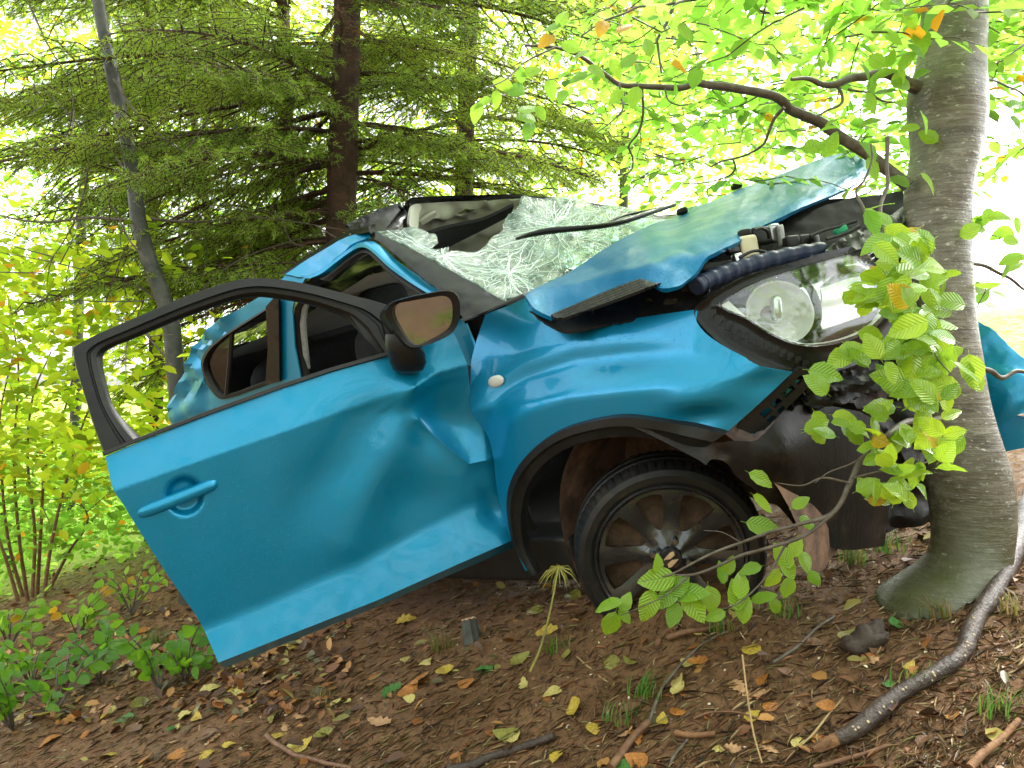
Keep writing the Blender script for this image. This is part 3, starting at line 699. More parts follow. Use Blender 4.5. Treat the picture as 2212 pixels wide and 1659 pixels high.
# handle
hp = smooth(Z1((382, 1508), (400, 1500), (450, 1481), (540, 1446), (620, 1414), (700, 1382), (745, 1362), (764, 1352)), False, 80, 3)
off = np.interp(np.linspace(0, 1, len(hp)), [0, .1, .3, .8, .95, 1], [.006, .016, .026, .028, .018, .006])
hr = np.interp(np.linspace(0, 1, len(hp)), [0, .06, .2, .8, .95, 1], [.010, .0165, .019, .0185, .016, .008])
tube('door_handle', dpl(hp) + DN * (off - .045)[:, None] - DN * 0, hr, M['paint'], fdoor, seg=16)
lk = Z1(448, 1482); 
# mirror
def loopz(pts, d, n=40, sc=1., sh=(0, 0)):
    p = smooth(pts, True, 70, 6); s = np.r_[0, np.cumsum(np.linalg.norm(np.diff(np.vstack([p, p[:1]]), axis=0), axis=1))]; t = np.linspace(0, s[-1], n, endpoint=False); pp = np.vstack([p, p[:1]])
    q = np.c_[np.interp(t, s, pp[:, 0]), np.interp(t, s, pp[:, 1])]; c = q.mean(0); q = c + (q - c) * sc + np.array(sh)
    dd = d if not callable(d) else d(q)
    return ray(q) * (dd if np.isscalar(dd) else dd[:, None]) + EYE
mo = Z1((1572, 545), (1590, 500), (1650, 470), (1800, 438), (1880, 428), (1922, 448), (1936, 500), (1930, 570), (1900, 630), (1820, 675), (1725, 704), (1680, 695), (1620, 620))
mg = Z1((1612, 535), (1628, 495), (1680, 482), (1800, 462), (1860, 455), (1890, 475), (1899, 530), (1890, 590), (1860, 625), (1800, 660), (1728, 688), (1690, 672), (1640, 600))
md = lambda q: 2.27 + .00025 * (q[:, 1] - 690)
L0 = [loopz(mg, lambda q: md(q) + .018, sc=.99), loopz(mg, lambda q: md(q) + .004, sc=1.02), loopz(mo, lambda q: md(q), sc=.985), loopz(mo, lambda q: md(q) + .008, sc=1.0), loopz(mo, lambda q: md(q) + .04, sc=1.02, sh=(-5, 1)), loopz(mo, lambda q: md(q) + .085, sc=.94, sh=(-16, 5)), loopz(mo, lambda q: md(q) + .115, sc=.66, sh=(-22, 6)), loopz(mo, lambda q: md(q) + .125, sc=.25, sh=(-20, 6))]
loft('mirror_housing', L0, M['gloss'], fdoor, cap0=False, sharp=50)
gl = loopz(mg, lambda q: 2.284 + .00022 * (q[:, 1] - 690) - .00012 * (q[:, 0] - 900))
mk('mirror_pane', np.vstack([gl, gl + np.array([0, .006, 0])]), [tuple(range(40))[::-1], tuple(range(40, 80))] + [(i, (i + 1) % 40, 40 + (i + 1) % 40, 40 + i) for i in range(40)], M['mirror'], fdoor, smooth_=False)
ped = []
for y, xa, xb, d in ((640, 1575, 1720, 2.36), (690, 1572, 1745, 2.36), (730, 1585, 1765, 2.37), (775, 1595, 1772, 2.39), (810, 1612, 1758, 2.41), (828, 1650, 1722, 2.43)):
    c = Wp(*Z1((xa + xb) / 2, y), d); rx = (xb - xa) / 2 * .4495 / F * d
    ped.append(np.array([c + np.array([rx * math.cos(t), min(rx, .05) * math.sin(t), .002 * math.sin(t)]) for t in np.radians(np.arange(0, 360, 15))]))
loft('mirror_foot', ped, M['plastic'], fdoor, sharp=60)
# ---- body side behind the door: B pillar, rear door, rear quarter
hidden_low = [pc(-1.50, -.79, .30), pc(-2.02, -.79, .30), pc(-2.12, -.79, .55), pc(-2.43, -.79, .70), pc(-2.66, -.78, .60), pc(-2.70, -.76, .45)]
rs_o = Z1((1088, 350), (1180, 362), (1150, 430), (1128, 520), (1140, 700), (1172, 862)) + hidden_low + Z1((548, 1180), (545, 1090), (538, 960), (575, 890), (620, 800), (642, 750), (650, 700), (690, 650), (760, 580), (860, 525), (1000, 440))
win = Z1((692, 776), (722, 708), (790, 650), (835, 618), (1005, 512), (1052, 480), (1060, 560), (1056, 864), (990, 888), (800, 952), (766, 938), (720, 872))
def hq(P):
    n = np.array([mnoise.voronoi(Vector((p[0] / 26, p[1] / 34, 1.3)))[0][0] for p in P]); n2 = np.array([mnoise.fractal(Vector((p[0] / 40, p[1] / 40, 4)), 1, 2, 3) for p in P])
    k = sstep(505, 440, P[:, 0] + .25 * (P[:, 1] - 800)); t = np.clip(1010 - 0, 0, 0)
    top = np.clip((650 - P[:, 1]) / S_, 0, None)
    return k * .036 * (n - .4) + .024 * n2 * k - .25 * top
rside = panel('rear_side', rs_o, carplane(-.775), SN, M['paint'], car, hq, sp=11, th=.006, holes=[win], sharp=22)
wi = Z1((712, 790), (738, 722), (800, 662), (840, 634), (1000, 532), (1018, 540), (1020, 700), (1004, 862), (960, 876), (806, 930), (772, 916), (736, 862))
strip('rear_window_frame', smooth(win, True, 50, 3), smooth(wi, True, 50, 3), carplane(-.785), SN, M['seal'], rside, [(0, -.006), (.1, .006), (.7, .008), (1, -.006)], n=90, th=.02, closed=True)
panel('quarter_glass', Z1((712, 790), (738, 722), (800, 662), (826, 645), (806, 930), (772, 916), (736, 862)), carplane(-.775), SN, M['glass'], rside, sp=20, th=.004)
strip('window_divider', Z1((826, 640), (815, 780), (800, 940)), Z1((840, 632), (830, 780), (816, 934)), carplane(-.785), SN, M['seal'], rside, [(0, 0), (.5, .005), (1, 0)], n=10, th=.012)
panel('b_pillar_trim', Z1((1012, 505), (1068, 440), (1074, 470), (1078, 862), (1010, 876), (1022, 700)), carplane(-.782), SN, M['gloss'], rside, lambda P: .012 + 0 * P[:, 0], sp=12, th=.01)
strip('door_seal', Z1((1196, 452), (1172, 510), (1162, 570), (1172, 680), (1186, 800)), Z1((1218, 456), (1194, 515), (1184, 575), (1194, 690), (1206, 805)), carplane(-.74), SN, M['grey'], rside, [(0, 0), (.4, .008), (1, 0)], n=24, th=.01)
strip('pillar_rubber', Z1((1180, 448), (1140, 510), (1128, 600), (1150, 760), (1175, 850)), Z1((1200, 452), (1166, 516), (1156, 590), (1172, 740), (1200, 842)), carplane(-.755), SN, M['seal'], rside, [(0, 0), (.4, .01), (1, 0)], n=24, th=.015)
# ---- roof rail, door opening frame, A pillar
rail = smooth(Z1((1086, 352), (1180, 292), (1300, 222), (1400, 168), (1460, 154), (1512, 150), (1500, 172), (1440, 196), (1380, 238), (1300, 298), (1250, 334), (1180, 364)), True, 40, 3)
rf = tps([(*Z1(1090, 350), 3.02), (*Z1(1250, 290), 2.98), (*Z1(1500, 150), 2.90), (*Z1(1250, 250), 3.02), (*Z1(1380, 240), 2.90), (*Z1(1180, 362), 2.98)])
panel('roof_rail', rail, rf, SN, M['paint'], car, lambda P: .02 * np.array([mnoise.fractal(Vector((p[0] / 60, p[1] / 60, 2)), 1, 2, 3) for p in P]), sp=8, th=.008, sharp=30)
strip('roof_gutter', Z1((1080, 345), (1180, 270), (1300, 195), (1420, 130), (1510, 110)), Z1((1086, 353), (1180, 292), (1300, 222), (1400, 168), (1500, 148)), tps([(*Z1(1090, 350), 3.04), (*Z1(1510, 110), 2.94), (*Z1(1250, 250), 3.03)]), SN, M['gloss'], car, [(0, 0), (.3, .012), (.7, .006), (1, 0)], n=40, th=.02)
oo = smooth(Z1((1180, 366), (1250, 336), (1330, 280), (1430, 208), (1478, 196), (1530, 226), (1600, 290), (1700, 362), (1830, 440), (1925, 490)), False, 60, 4)
oi = smooth(Z1((1240, 372), (1290, 350), (1350, 300), (1435, 240), (1478, 232), (1520, 262), (1590, 330), (1690, 402), (1800, 470), (1880, 520)), False, 60, 4)
of = tps([(*Z1(1180, 366), 2.96), (*Z1(1430, 208), 2.86), (*Z1(1478, 196), 2.82), (*Z1(1700, 362), 2.66), (*Z1(1925, 490), 2.48)])
strip('door_opening', oo, oi, of, SN, M['paint'], car, [(0, 0), (.15, .008), (.6, .004), (1, -.02)], n=60, th=.03)
oj = smooth(Z1((1290, 388), (1320, 360), (1370, 318), (1440, 268), (1478, 260), (1510, 288), (1570, 350), (1670, 422), (1780, 490), (1850, 540)), False, 60, 4)
strip('opening_seal', oi, oj, lambda uv: of(uv) - SN * .02, SN, M['seal'], car, [(0, .008), (.5, .014), (1, 0)], n=60, th=.03)
ap_o = smooth(Z2((170, 398), (205, 376), (250, 396), (440, 490), (640, 602), (840, 716), (1030, 832), (900, 890), (762, 948), (752, 930), (700, 860), (610, 750), (500, 660), (400, 575), (280, 470)), True, 45, 3)
apf = tps([(*Z2(180, 390), 2.88), (*Z2(640, 600), 2.62), (*Z2(500, 660), 2.62), (*Z2(1030, 832), 2.42), (*Z2(762, 945), 2.40)])
ap = panel('windscreen_pillar', ap_o, apf, SN, M['gloss'], car, lambda P: .016 * np.exp(-(sdist(P, Z2((205, 400), (560, 640), (900, 870))) / 26)**2) + .006 * np.array([mnoise.fractal(Vector((p[0] / 22, p[1] / 22, 7)), 1, 2, 3) for p in P]), sp=7, th=.012, sharp=28)
strip('pillar_base_seal', Z2((752, 930), (880, 880), (1018, 828), (1150, 770)), Z2((765, 952), (900, 900), (1024, 846), (1158, 792)), lambda uv: apf(uv) - SN * -.004, SN, M['seal'], car, [(0, 0), (.5, .006), (1, 0)], n=24, th=.02)
# ---- roof: crumpled black skin and pale lining underneath
fe = [C(-1.00, -.60, 1.40), Wp(885, 430, 3.30), Wp(965, 426, 3.45), Wp(1117, 423, 3.72), Wp(1160, 426, 3.80)]     # front edge, near to far
be = [C(-2.5, -.52, 1.20), C(-2.7, -.25, 1.24), C(-2.72, .05, 1.28), C(-2.72, .40, 1.30), C(-2.7, .60, 1.28)]
def roofrows(dz, n=36, m=44):
    A = np.array(fe); B = np.array(be); rows = []
    for i in range(n):
        s = i / (n - 1); row = []
        for j in range(m):
            t = j / (m - 1) * 4; k = min(int(t), 3); r = t - k
            a = A[k] + (A[k + 1] - A[k]) * r; b = B[k] + (B[k + 1] - B[k]) * r; p = a + (b - a) * s
            sag = math.sin(s * math.pi)**.8 * (.06 - .10 * math.exp(-((t - .7) / .7)**2))
            p = p + CZ * (sag + dz + .028 * mnoise.fractal(Vector(p) * 3.2, 1, 2, 3) * min(1, s * 6)); row.append(p)
        rows.append(np.array(row))
    return rows
grid('roof', roofrows(0), M['gloss'], car, sharp=20)
hl_o = smooth(Z2((418, 196), (520, 186), (650, 180), (900, 168), (1150, 158), (1330, 180), (1300, 330), (1120, 420), (860, 520), (700, 620), (560, 600), (470, 480), (440, 330)), True, 45, 3)
hlf = tps([(*Z2(418, 196), 3.32), (*Z2(650, 180), 3.45), (*Z2(1150, 158), 3.74), (*Z2(1330, 180), 3.86), (*Z2(460, 480), 3.62), (*Z2(700, 620), 4.1), (*Z2(1000, 420), 4.0), (*Z2(800, 330), 3.75)])
hole = Z2((700, 262), (770, 214), (828, 212), (790, 252), (745, 262))
hl = panel('headlining', hl_o, hlf, (0, -.6, -.8), M['liner'], car, lambda P: .03 * np.array([mnoise.fractal(Vector((p[0] / 50, p[1] / 34, 5)), 1, 2, 3) for p in P]) + .02 * np.sin(sdist(P, Z2((400, 420), (1100, 300))) / 9), sp=8, th=.01, holes=[hole], sharp=40)
panel('dark_visor', smooth(Z2((540, 480), (700, 430), (900, 385), (1000, 340), (1080, 300), (1060, 350), (1000, 390), (730, 525), (660, 560), (560, 545)), True, 45, 3), lambda uv: hlf(uv) - np.array([0, .30, 0]) * 1.0, (0, -.6, -.8), M['fabric'], hl, sp=12, th=.015)
panel('grab_handle', smooth(Z2((500, 350), (560, 310), (598, 292), (600, 308), (560, 345), (510, 372)), True, 60, 3), lambda uv: hlf(uv) - np.array([0, .12, 0]), (0, -.6, -.8), M['liner'], hl, sp=8, th=.012)
strip('roof_front_edge', Z2((372, 330), (375, 230), (385, 188), (420, 163), (650, 152), (1100, 142), (1145, 146)), Z2((440, 330), (440, 260), (425, 200), (440, 180), (650, 168), (1100, 156), (1150, 158)), tps([(*Z2(372, 330), 3.30), (*Z2(420, 165), 3.27), (*Z2(650, 155), 3.42), (*Z2(1145, 146), 3.72)]), (0, -1, .2), M['gloss'], car, [(0, 0), (.3, .015), (.6, .008), (.7, .014), (1, 0)], n=60, th=.03)
panel('roof_corner_panel', smooth(Z2((-40, 360), (60, 300), (200, 240), (330, 195), (375, 185), (372, 330), (390, 350), (250, 392), (180, 380), (60, 400)), True, 45, 3), tps([(*Z2(-40, 360), 3.1), (*Z2(200, 240), 3.25), (*Z2(375, 185), 3.29), (*Z2(390, 350), 3.2), (*Z2(180, 385), 2.95)]), SN, M['gloss'], car, lambda P: .05 * np.array([mnoise.fractal(Vector((p[0] / 30, p[1] / 30, 12)), 1, 2, 3) for p in P]), sp=7, th=.006, sharp=20)
panel('inner_pillar_trim', smooth(Z2((395, 330), (410, 230), (430, 205), (490, 200), (460, 260), (452, 350), (420, 372)), True, 60, 3), tps([(*Z2(395, 330), 3.24), (*Z2(430, 205), 3.30), (*Z2(460, 300), 3.36)]), SN, M['liner'], car, sp=8, th=.01)
# ---- shattered windscreen
ws_o = smooth(Z2((210, 388), (440, 488), (640, 600), (1030, 830), (1165, 790), (1330, 690), (1520, 585), (1820, 430), (2100, 310), (2130, 262), (2060, 272), (1700, 212), (1400, 168), (1138, 150)) +
              Z2((1125, 190), (1085, 258), (1040, 292), (1008, 332), (1012, 372), (950, 430), (905, 488), (880, 516), (790, 526), (735, 520), (672, 522), (664, 474), (625, 492), (545, 482), (598, 452), (590, 408), (540, 380), (480, 352), (330, 362), (250, 376)), True, 30, 3)
wsf = tps([(*Z2(210, 388), 2.90), (*Z2(640, 600), 2.64), (*Z2(1030, 830), 2.44), (*Z2(1165, 790), 2.50), (*Z2(1520, 585), 2.78), (*Z2(2100, 300), 3.42), (*Z2(1700, 212), 3.62), (*Z2(1138, 150), 3.72), (*Z2(664, 500), 2.84), (*Z2(880, 516), 2.98), (*Z2(1020, 350), 3.40), (*Z2(500, 380), 2.96), (*Z2(1300, 480), 3.05)])
def hw(P):
    n = np.array([mnoise.fractal(Vector((p[0] / 55, p[1] / 40, 3)), 1, 2, 4) for p in P]); n2 = np.array([mnoise.voronoi(Vector((p[0] / 24, p[1] / 18, 3)))[0][0] for p in P])
    return .022 * n + .006 * n2
panel('windscreen', ws_o, wsf, SN * .5 + CZ, M['cracked'], car, hw, sp=6.5, th=.005, sharp=30)
crk = []
for cu, cv, n_, L_ in ((*Z2(640, 545), 34, 170), (*Z2(1050, 640), 30, 150), (*Z2(1330, 330), 40, 190), (*Z2(1700, 330), 26, 140)):
    for k_ in range(n_):
        a_ = 2 * math.pi * (k_ + random.random()) / n_; p_ = np.array([cu, cv]); run = [p_]; st_ = L_ * random.uniform(.4, 1.1) / 9
        for _ in range(9): a_ += random.gauss(0, .16); p_ = p_ + st_ * np.array([math.cos(a_), .55 * math.sin(a_)]); run.append(p_)
        run = np.array(run); run = run[:(len(run) if inside(run, ws_o).all() else int(np.argmin(inside(run, ws_o))))]
        if len(run) > 2: crk.append((wsf(run) + (hw(run) + .001)[:, None] * unit3(SN * .5 + CZ), .0011))
    for rr_ in np.linspace(14, L_ * .7, 7):
        t_ = np.linspace(0, 2 * math.pi, 26) + random.random(); w_ = rr_ * (1 + .18 * rng.normal(size=26)); run = np.c_[cu + w_ * np.cos(t_), cv + .55 * w_ * np.sin(t_)]
        for s_ in range(0, 24, 4):
            q_ = run[s_:s_ + 4]
            if inside(q_, ws_o).all() and random.random() < .75: crk.append((wsf(q_) + (hw(q_) + .001)[:, None] * unit3(SN * .5 + CZ), .0009))
tubes('crack_web', crk, M['crackline'], [o_ for o_ in car.children if o_.name.startswith('windscreen') and 'pillar' not in o_.name][0], seg=3)['kind'] = 'stuff'
strip('screen_far_edge', Z2((1138, 140), (1400, 158), (1700, 204), (2010, 266), (2130, 256)), Z2((1140, 152), (1400, 172), (1700, 220), (2000, 284), (2130, 276)), lambda uv: wsf(uv) + np.array([0, .02, 0]), (0, -1, .3), M['gloss'], car, [(0, 0), (.5, .01), (1, 0)], n=40, th=.02)
# wipers
for pts, rr in ((Z2((1095, 492), (1180, 466), (1300, 442), (1600, 415), (1750, 385), (1900, 335), (2090, 268)), (.005, .010, .013, .010, .012, .012, .010)), (Z2((1640, 402), (1720, 362), (1800, 335), (1950, 305), (2080, 272)), (.004, .006, .006, .007, .008))):
    p = smooth(pts, False, 80, 4); W_ = wsf(p) + np.array([0, -.06, .03]); tube('wiper', W_, np.interp(np.linspace(0, 1, len(W_)), np.linspace(0, 1, len(rr)), rr), M['gloss'], car, seg=8)
# ---- bonnet
bon_o = smooth(Z2((1153, 788), (1330, 690), (1520, 580), (1800, 405), (2000, 320), (2110, 282)) + [(1470, 452)] + Z4((300, 350), (440, 288), (700, 190), (900, 112), (1050, 68), (1150, 50), (1300, 58), (1345, 100), (1320, 142), (1280, 152), (1100, 258), (900, 352), (680, 452), (600, 492), (450, 582), (330, 642), (250, 702), (190, 772), (150, 800)) + Z2((2120, 690), (2020, 708), (1950, 688), (1890, 671), (1840, 682), (1600, 780), (1310, 904), (1240, 880), (1195, 850)), True, 40, 3)
bf = tps([(*Z2(1153, 788), 2.36), (*Z2(1310, 904), 2.26), (*Z2(1890, 671), 2.06), (1492, 592, 2.02), (*Z4(680, 452), 2.36), (*Z4(1100, 258), 2.68), (*Z4(1330, 120), 2.92), (*Z4(1150, 50), 3.05), (*Z4(440, 288), 3.25), (*Z2(2110, 282), 3.36), (*Z2(1520, 580), 2.76), (1500, 505, 2.36), (1600, 470, 2.46), (1350, 560, 2.36), (1240, 622, 2.38), (1420, 540, 2.26), (1700, 420, 2.62)])
Be = [(1190, 690), (1370, 612), (1430, 622), (1492, 606), (1545, 552), (1670, 486), (1760, 446), (1900, 372)]
def hb(P):
    e = np.abs(sdist(P, Be)); n = np.array([mnoise.fractal(Vector((p[0] / 90, p[1] / 60, 8)), 1, 2, 3) for p in P])
    h = -.022 * np.exp(-e / 26) + .004 * n
    d = np.hypot((P[:, 0] - 1462) / 46, (P[:, 1] - 556) / 22); h += .005 * np.sin(d * 5.) * np.exp(-(d / 1.2)**2)
    h += .010 * np.exp(-(sdist(P, [(1150, 640), (1330, 590), (1420, 575), (1500, 560), (1700, 450), (1900, 345)]) / 14)**2)
    return h
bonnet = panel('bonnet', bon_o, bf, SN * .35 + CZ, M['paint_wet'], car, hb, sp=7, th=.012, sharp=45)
vt = smooth(Z2((1312, 908), (1600, 785), (1840, 690), (1890, 680), (1950, 694), (2010, 708), (1950, 728), (1700, 820), (1420, 922), (1345, 928)), True, 50, 3)
vf = lambda uv: bf(uv) + np.array([0, .012, 0])
vent = panel('bonnet_vent', vt, vf, SN, M['plastic'], bonnet, lambda P: -.004 + .004 * np.sin(sdist(P, Z2((1312, 908), (1890, 676))) / 5.2 * 2 * math.pi / 1.0), sp=2.6, th=.008, sharp=60)
for z in (Z4(122, 428), Z4(452, 276)):
    c = bf([z])[0] + np.array([0, -.005, .012]); superell('washer_nozzle', c, (.022, 0, .006), (0, .02, 0), (-.003, 0, .014), M['plastic'], bonnet, e=.6)
# ---- engine bay, seen under the lifted bonnet
bay = [(1150, 655), (1250, 660), (1400, 615), (1500, 575), (1640, 470), (1790, 430), (1960, 420), (1985, 620), (1960, 860), (1700, 900), (1560, 800), (1480, 700), (1350, 710), (1230, 715)]
panel('bay_shade_backing', bay, tps([(1150, 655, 2.62), (1400, 640, 2.42), (1640, 470, 2.75), (1960, 420, 2.85), (1960, 860, 2.6), (1560, 800, 2.35), (1350, 710, 2.3)]), SN, M['cabin'], car, lambda P: .03 * np.array([mnoise.fractal(Vector((p[0] / 40, p[1] / 40, 15)), 1, 2, 3) for p in P]), sp=14, th=.01, sharp=20)  # added backing sheet, coloured dark for the shaded depth of the bay
panel('radiator_support', smooth(Z4((600, 512), (690, 450), (800, 425), (900, 398), (905, 412), (1000, 368), (1060, 355), (1150, 328), (1155, 340), (1300, 312), (1460, 288), (1500, 400), (1500, 520), (1300, 580), (1100, 620), (950, 655), (700, 700), (580, 660), (530, 590)), True, 30, 2), tps([(*Z4(600, 512), 2.42), (*Z4(900, 398), 2.52), (*Z4(1460, 288), 2.62), (*Z4(1500, 520), 2.38), (*Z4(950, 655), 2.25), (*Z4(580, 660), 2.3)]), (0, -1, .3), M['void'], car, lambda P: .012 * np.array([mnoise.fractal(Vector((p[0] / 50, p[1] / 30, 25)), 1, 2, 3) for p in P]), sp=8, th=.008, sharp=24)
panel('broken_grille_top', smooth(Z4((1000, 640), (1100, 570), (1250, 500), (1380, 440), (1475, 370), (1482, 470), (1380, 560), (1250, 620), (1100, 672), (980, 690)), True, 40, 3), tps([(*Z4(1000, 640), 2.16), (*Z4(1250, 520), 2.2), (*Z4(1475, 370), 2.3), (*Z4(1380, 560), 2.16)]), (0, -.8, .5), M['plastic'], car, lambda P: .006 * np.array([mnoise.fractal(Vector((p[0] / 14, p[1] / 12, 30)), 1, 2, 3) for p in P]), sp=6, th=.004, sharp=18)
hose = smooth(Z4((205, 868), (260, 838), (350, 800), (450, 762), (560, 728), (700, 694), (850, 664), (980, 645)), False, 80, 12); HW = ray(hose) * np.linspace(2.06, 2.2, len(hose))[:, None] + EYE
tube('intake_hose', HW, .022 + .0022 * (np.sin(np.arange(len(HW)) * .8) > .3), M['hose'], car, seg=14, sharp=30)
rz = Wp(*Z4(520, 640), 2.22)
superell('fluid_reservoir', rz, (.028, .01, .006), (0, .028, 0), (-.006, 0, .036), M['reservoir'], car, e=.35)
superell('reservoir_cap', rz + np.array([-.008, 0, .044]), (.017, 0, .003), (0, .017, 0), (-.002, 0, .011), M['plastic'], car, e=.5)
for x, y, sx, sy, d, mt in ((600, 560, .030, .024, 2.24, 'plastic'), (680, 545, .018, .026, 2.26, 'steel'), (720, 560, .010, .03, 2.25, 'grey'), (790, 600, .022, .018, 2.22, 'plastic'), (860, 590, .020, .016, 2.24, 'seal'), (930, 600, .012, .02, 2.23, 'plastic'), (430, 640, .022, .014, 2.2, 'gloss'), (460, 700, .014, .014, 2.14, 'steel'), (330, 750, .05, .016, 2.16, 'plastic')):
    superell('engine_part', Wp(*Z4(x, y), d), (sx, .01, .004), (0, .02, 0), (-.004, 0, sy), M[mt], car, e=.3, nu=14, nv=8)
superell('green_clip', Wp(*Z4(1085, 525), 2.18), (.016, 0, .008), (0, .01, 0), (-.004, 0, .008), M['green'], car, e=.3, nu=12, nv=8)
cables = []
for pts in (((420, 650), (380, 640), (300, 700), (240, 760), (190, 800)), ((470, 690), (560, 650), (640, 660), (700, 690)), ((560, 520), (600, 510), (640, 530), (650, 570)), ((900, 560), (1000, 520), (1080, 500), (1180, 470)), ((1000, 580), (1120, 540), (1200, 500))):
    cables.append((wpath(Z4(*pts), (2.12, 2.2), 5), .0045))
tubes('cables', cables, M['seal'], car)
# black panel standing for the shade in the gap between bonnet and wing
panel('gap_shade_panel', smooth(Z2((1190, 880), (1330, 935), (1420, 935), (1700, 835), (2010, 712), (2212, 655), (2330, 620), (2330, 760), (2212, 895), (1900, 935), (1600, 985), (1430, 1018), (1300, 975)), True, 45, 2), tps([(*Z2(1190, 880), 2.36), (*Z2(1420, 935), 2.32), (*Z2(2010, 712), 2.18), (*Z2(2330, 620), 2.12), (*Z2(2212, 895), 2.10), (*Z2(1430, 1018), 2.22)]), SN, M['plastic'], car, lambda P: .015 * np.array([mnoise.fractal(Vector((p[0] / 26, p[1] / 26, 35)), 1, 2, 3) for p in P]), sp=8, th=.006, sharp=25)
# ---- headlamp
lens_o = smooth(Z4((322, 978), (400, 930), (520, 862), (660, 805), (800, 762), (1000, 706), (1200, 652), (1262, 640), (1300, 690), (1360, 800), (1392, 900), (1370, 1010), (1320, 1085), (1240, 1145), (1130, 1192), (1000, 1222), (880, 1230), (780, 1212), (690, 1175), (600, 1125), (500, 1060), (400, 1020)), True, 50, 3)
bez_o = smooth(Z4((190, 1030), (200, 985), (260, 940), (350, 880), (480, 815), (620, 765), (800, 715), (1000, 655), (1250, 590), (1480, 480), (1500, 620), (1500, 1050), (1450, 1200), (1300, 1290), (1150, 1345), (1000, 1390), (880, 1412), (760, 1408), (640, 1370), (500, 1310), (380, 1240), (280, 1150), (225, 1090)), True, 50, 3)
lf_ctrl = [(*Z4(190, 1030), 2.055), (*Z4(322, 978), 2.03), (*Z4(600, 1350), 2.00), (*Z4(880, 1230), 1.985), (*Z4(740, 900), 2.03), (*Z4(1000, 700), 2.10), (*Z4(1262, 640), 2.17), (*Z4(1392, 900), 2.12), (*Z4(1480, 480), 2.26), (*Z4(1500, 1050), 2.16), (*Z4(1200, 1340), 2.05)]
lf_ = tps(lf_ctrl); LN = SN * .6 + CX * .5
bez = panel('headlamp_surround', bez_o, lf_, LN, M['gloss'], car, lambda P: .012 * np.exp(-(np.abs(sdist(P, np.vstack([bez_o, bez_o[:1]]))) / 9)**2) + .008 * np.exp(-(np.abs(sdist(P, np.vstack([lens_o, lens_o[:1]]))) / 6)**2), sp=7, th=.012, holes=[lens_o], sharp=45)
hlamp = panel('headlamp', lens_o, lf_, LN, M['lens'], car, lambda P: .006 + .02 * gs(P, Z4(900, 960), (120, 70)), sp=12, th=.004)
lin = np.array(lens_o); lc = lin.mean(0)
rows = [lf_(lc + (lin - lc) * s) + np.array([0, d, 0]) for s, d in ((1.0, .002), (.99, .03), (.93, .055), (.80, .085), (.5, .11), (.1, .115))]
grid('lamp_bowl', rows, M['chrome'], hlamp, closed_u=True, sharp=30)
# round dipped-beam bowl
bc = np.array(Z4(735, 1018)); rows = []
for s, d in ((1.0, .022), (.985, .018), (.95, .022), (.9, .045), (.7, .075), (.42, .095), (.3, .10)):
    t = np.radians(np.arange(0, 360, 9)); pp = np.c_[bc[0] + 75 * s * np.cos(t) * 1.0 + 6 * s * np.sin(t), bc[1] + 70 * s * np.sin(t)]; rows.append(lf_(pp) + np.array([0, d, 0]))
grid('beam_bowl', rows, M['cream'], hlamp, closed_u=True, sharp=40)
superell('bulb_shield', lf_([Z4(730, 990)])[0] + np.array([.0, .045, 0]), (.013, 0, .002), (0, .02, 0), (-.003, 0, .034), M['chrome'], hlamp, e=.6)
strip('bowl_ring', smooth(Z4((820, 812), (900, 860), (950, 940), (965, 1030), (950, 1110), (900, 1190)), False, 80, 4), smooth(Z4((850, 812), (930, 850), (978, 940), (992, 1030), (978, 1110), (925, 1190)), False, 80, 4), lambda uv: lf_(uv) + np.array([0, .02, 0]), LN, M['gloss'], hlamp, [(0, 0), (.5, .005), (1, 0)], n=30, th=.03)
panel('main_beam_reflector', smooth(Z4((995, 870), (1100, 830), (1240, 790), (1340, 800), (1370, 900), (1340, 1000), (1180, 1060), (1000, 1120), (985, 1050), (1000, 960)), True, 45, 3), lambda uv: lf_(uv) + np.array([0, .035, 0]), LN, M['cream'], hlamp, lambda P: .008 * np.sin(sdist(P, Z4((1000, 860), (1370, 780))) / 12), sp=7, th=.006)
strip('light_guide', smooth(Z4((328, 978), (395, 1035), (500, 1100), (600, 1160), (690, 1204), (780, 1232), (880, 1244)), False, 80, 4), smooth(Z4((402, 940), (465, 1000), (540, 1060), (620, 1112), (710, 1160), (790, 1192), (880, 1210)), False, 80, 4), lambda uv: lf_(uv) + np.array([0, .010, 0]), LN, M['white'], hlamp, [(0, 0), (.3, .006), (.7, .006), (1, 0)], n=50, th=.012)
strip('light_guide', smooth(Z4((880, 1244), (1000, 1234), (1130, 1204), (1240, 1158), (1320, 1098), (1372, 1015)), False, 80, 4), smooth(Z4((880, 1214), (1000, 1204), (1120, 1176), (1225, 1130), (1300, 1075), (1350, 1000)), False, 80, 4), lambda uv: lf_(uv) + np.array([0, .010, 0]), LN, M['white'], hlamp, [(0, 0), (.3, .006), (.7, .006), (1, 0)], n=50, th=.012)
panel('amber_reflection', smooth(Z4((600, 1140), (660, 1160), (740, 1200), (735, 1235), (660, 1208), (610, 1172)), True, 60, 3), lambda uv: lf_(uv) + np.array([0, .004, 0]), LN, M['amber'], hlamp, sp=8, th=.006)  # amber reflection inside the lamp, put in as a coloured panel
ribs = []
for k in range(7):
    a = Z4(1130 + k * 24, 735 - k * 8); b = Z4(1215 + k * 20, 700 + k * 2); b = Z4(1300, 720 + k * 22)
    ribs.append((lf_(np.linspace(a, b, 8)) + np.array([0, .02, 0]), .003))
tubes('reflector_ribs', ribs, M['chrome'], hlamp)
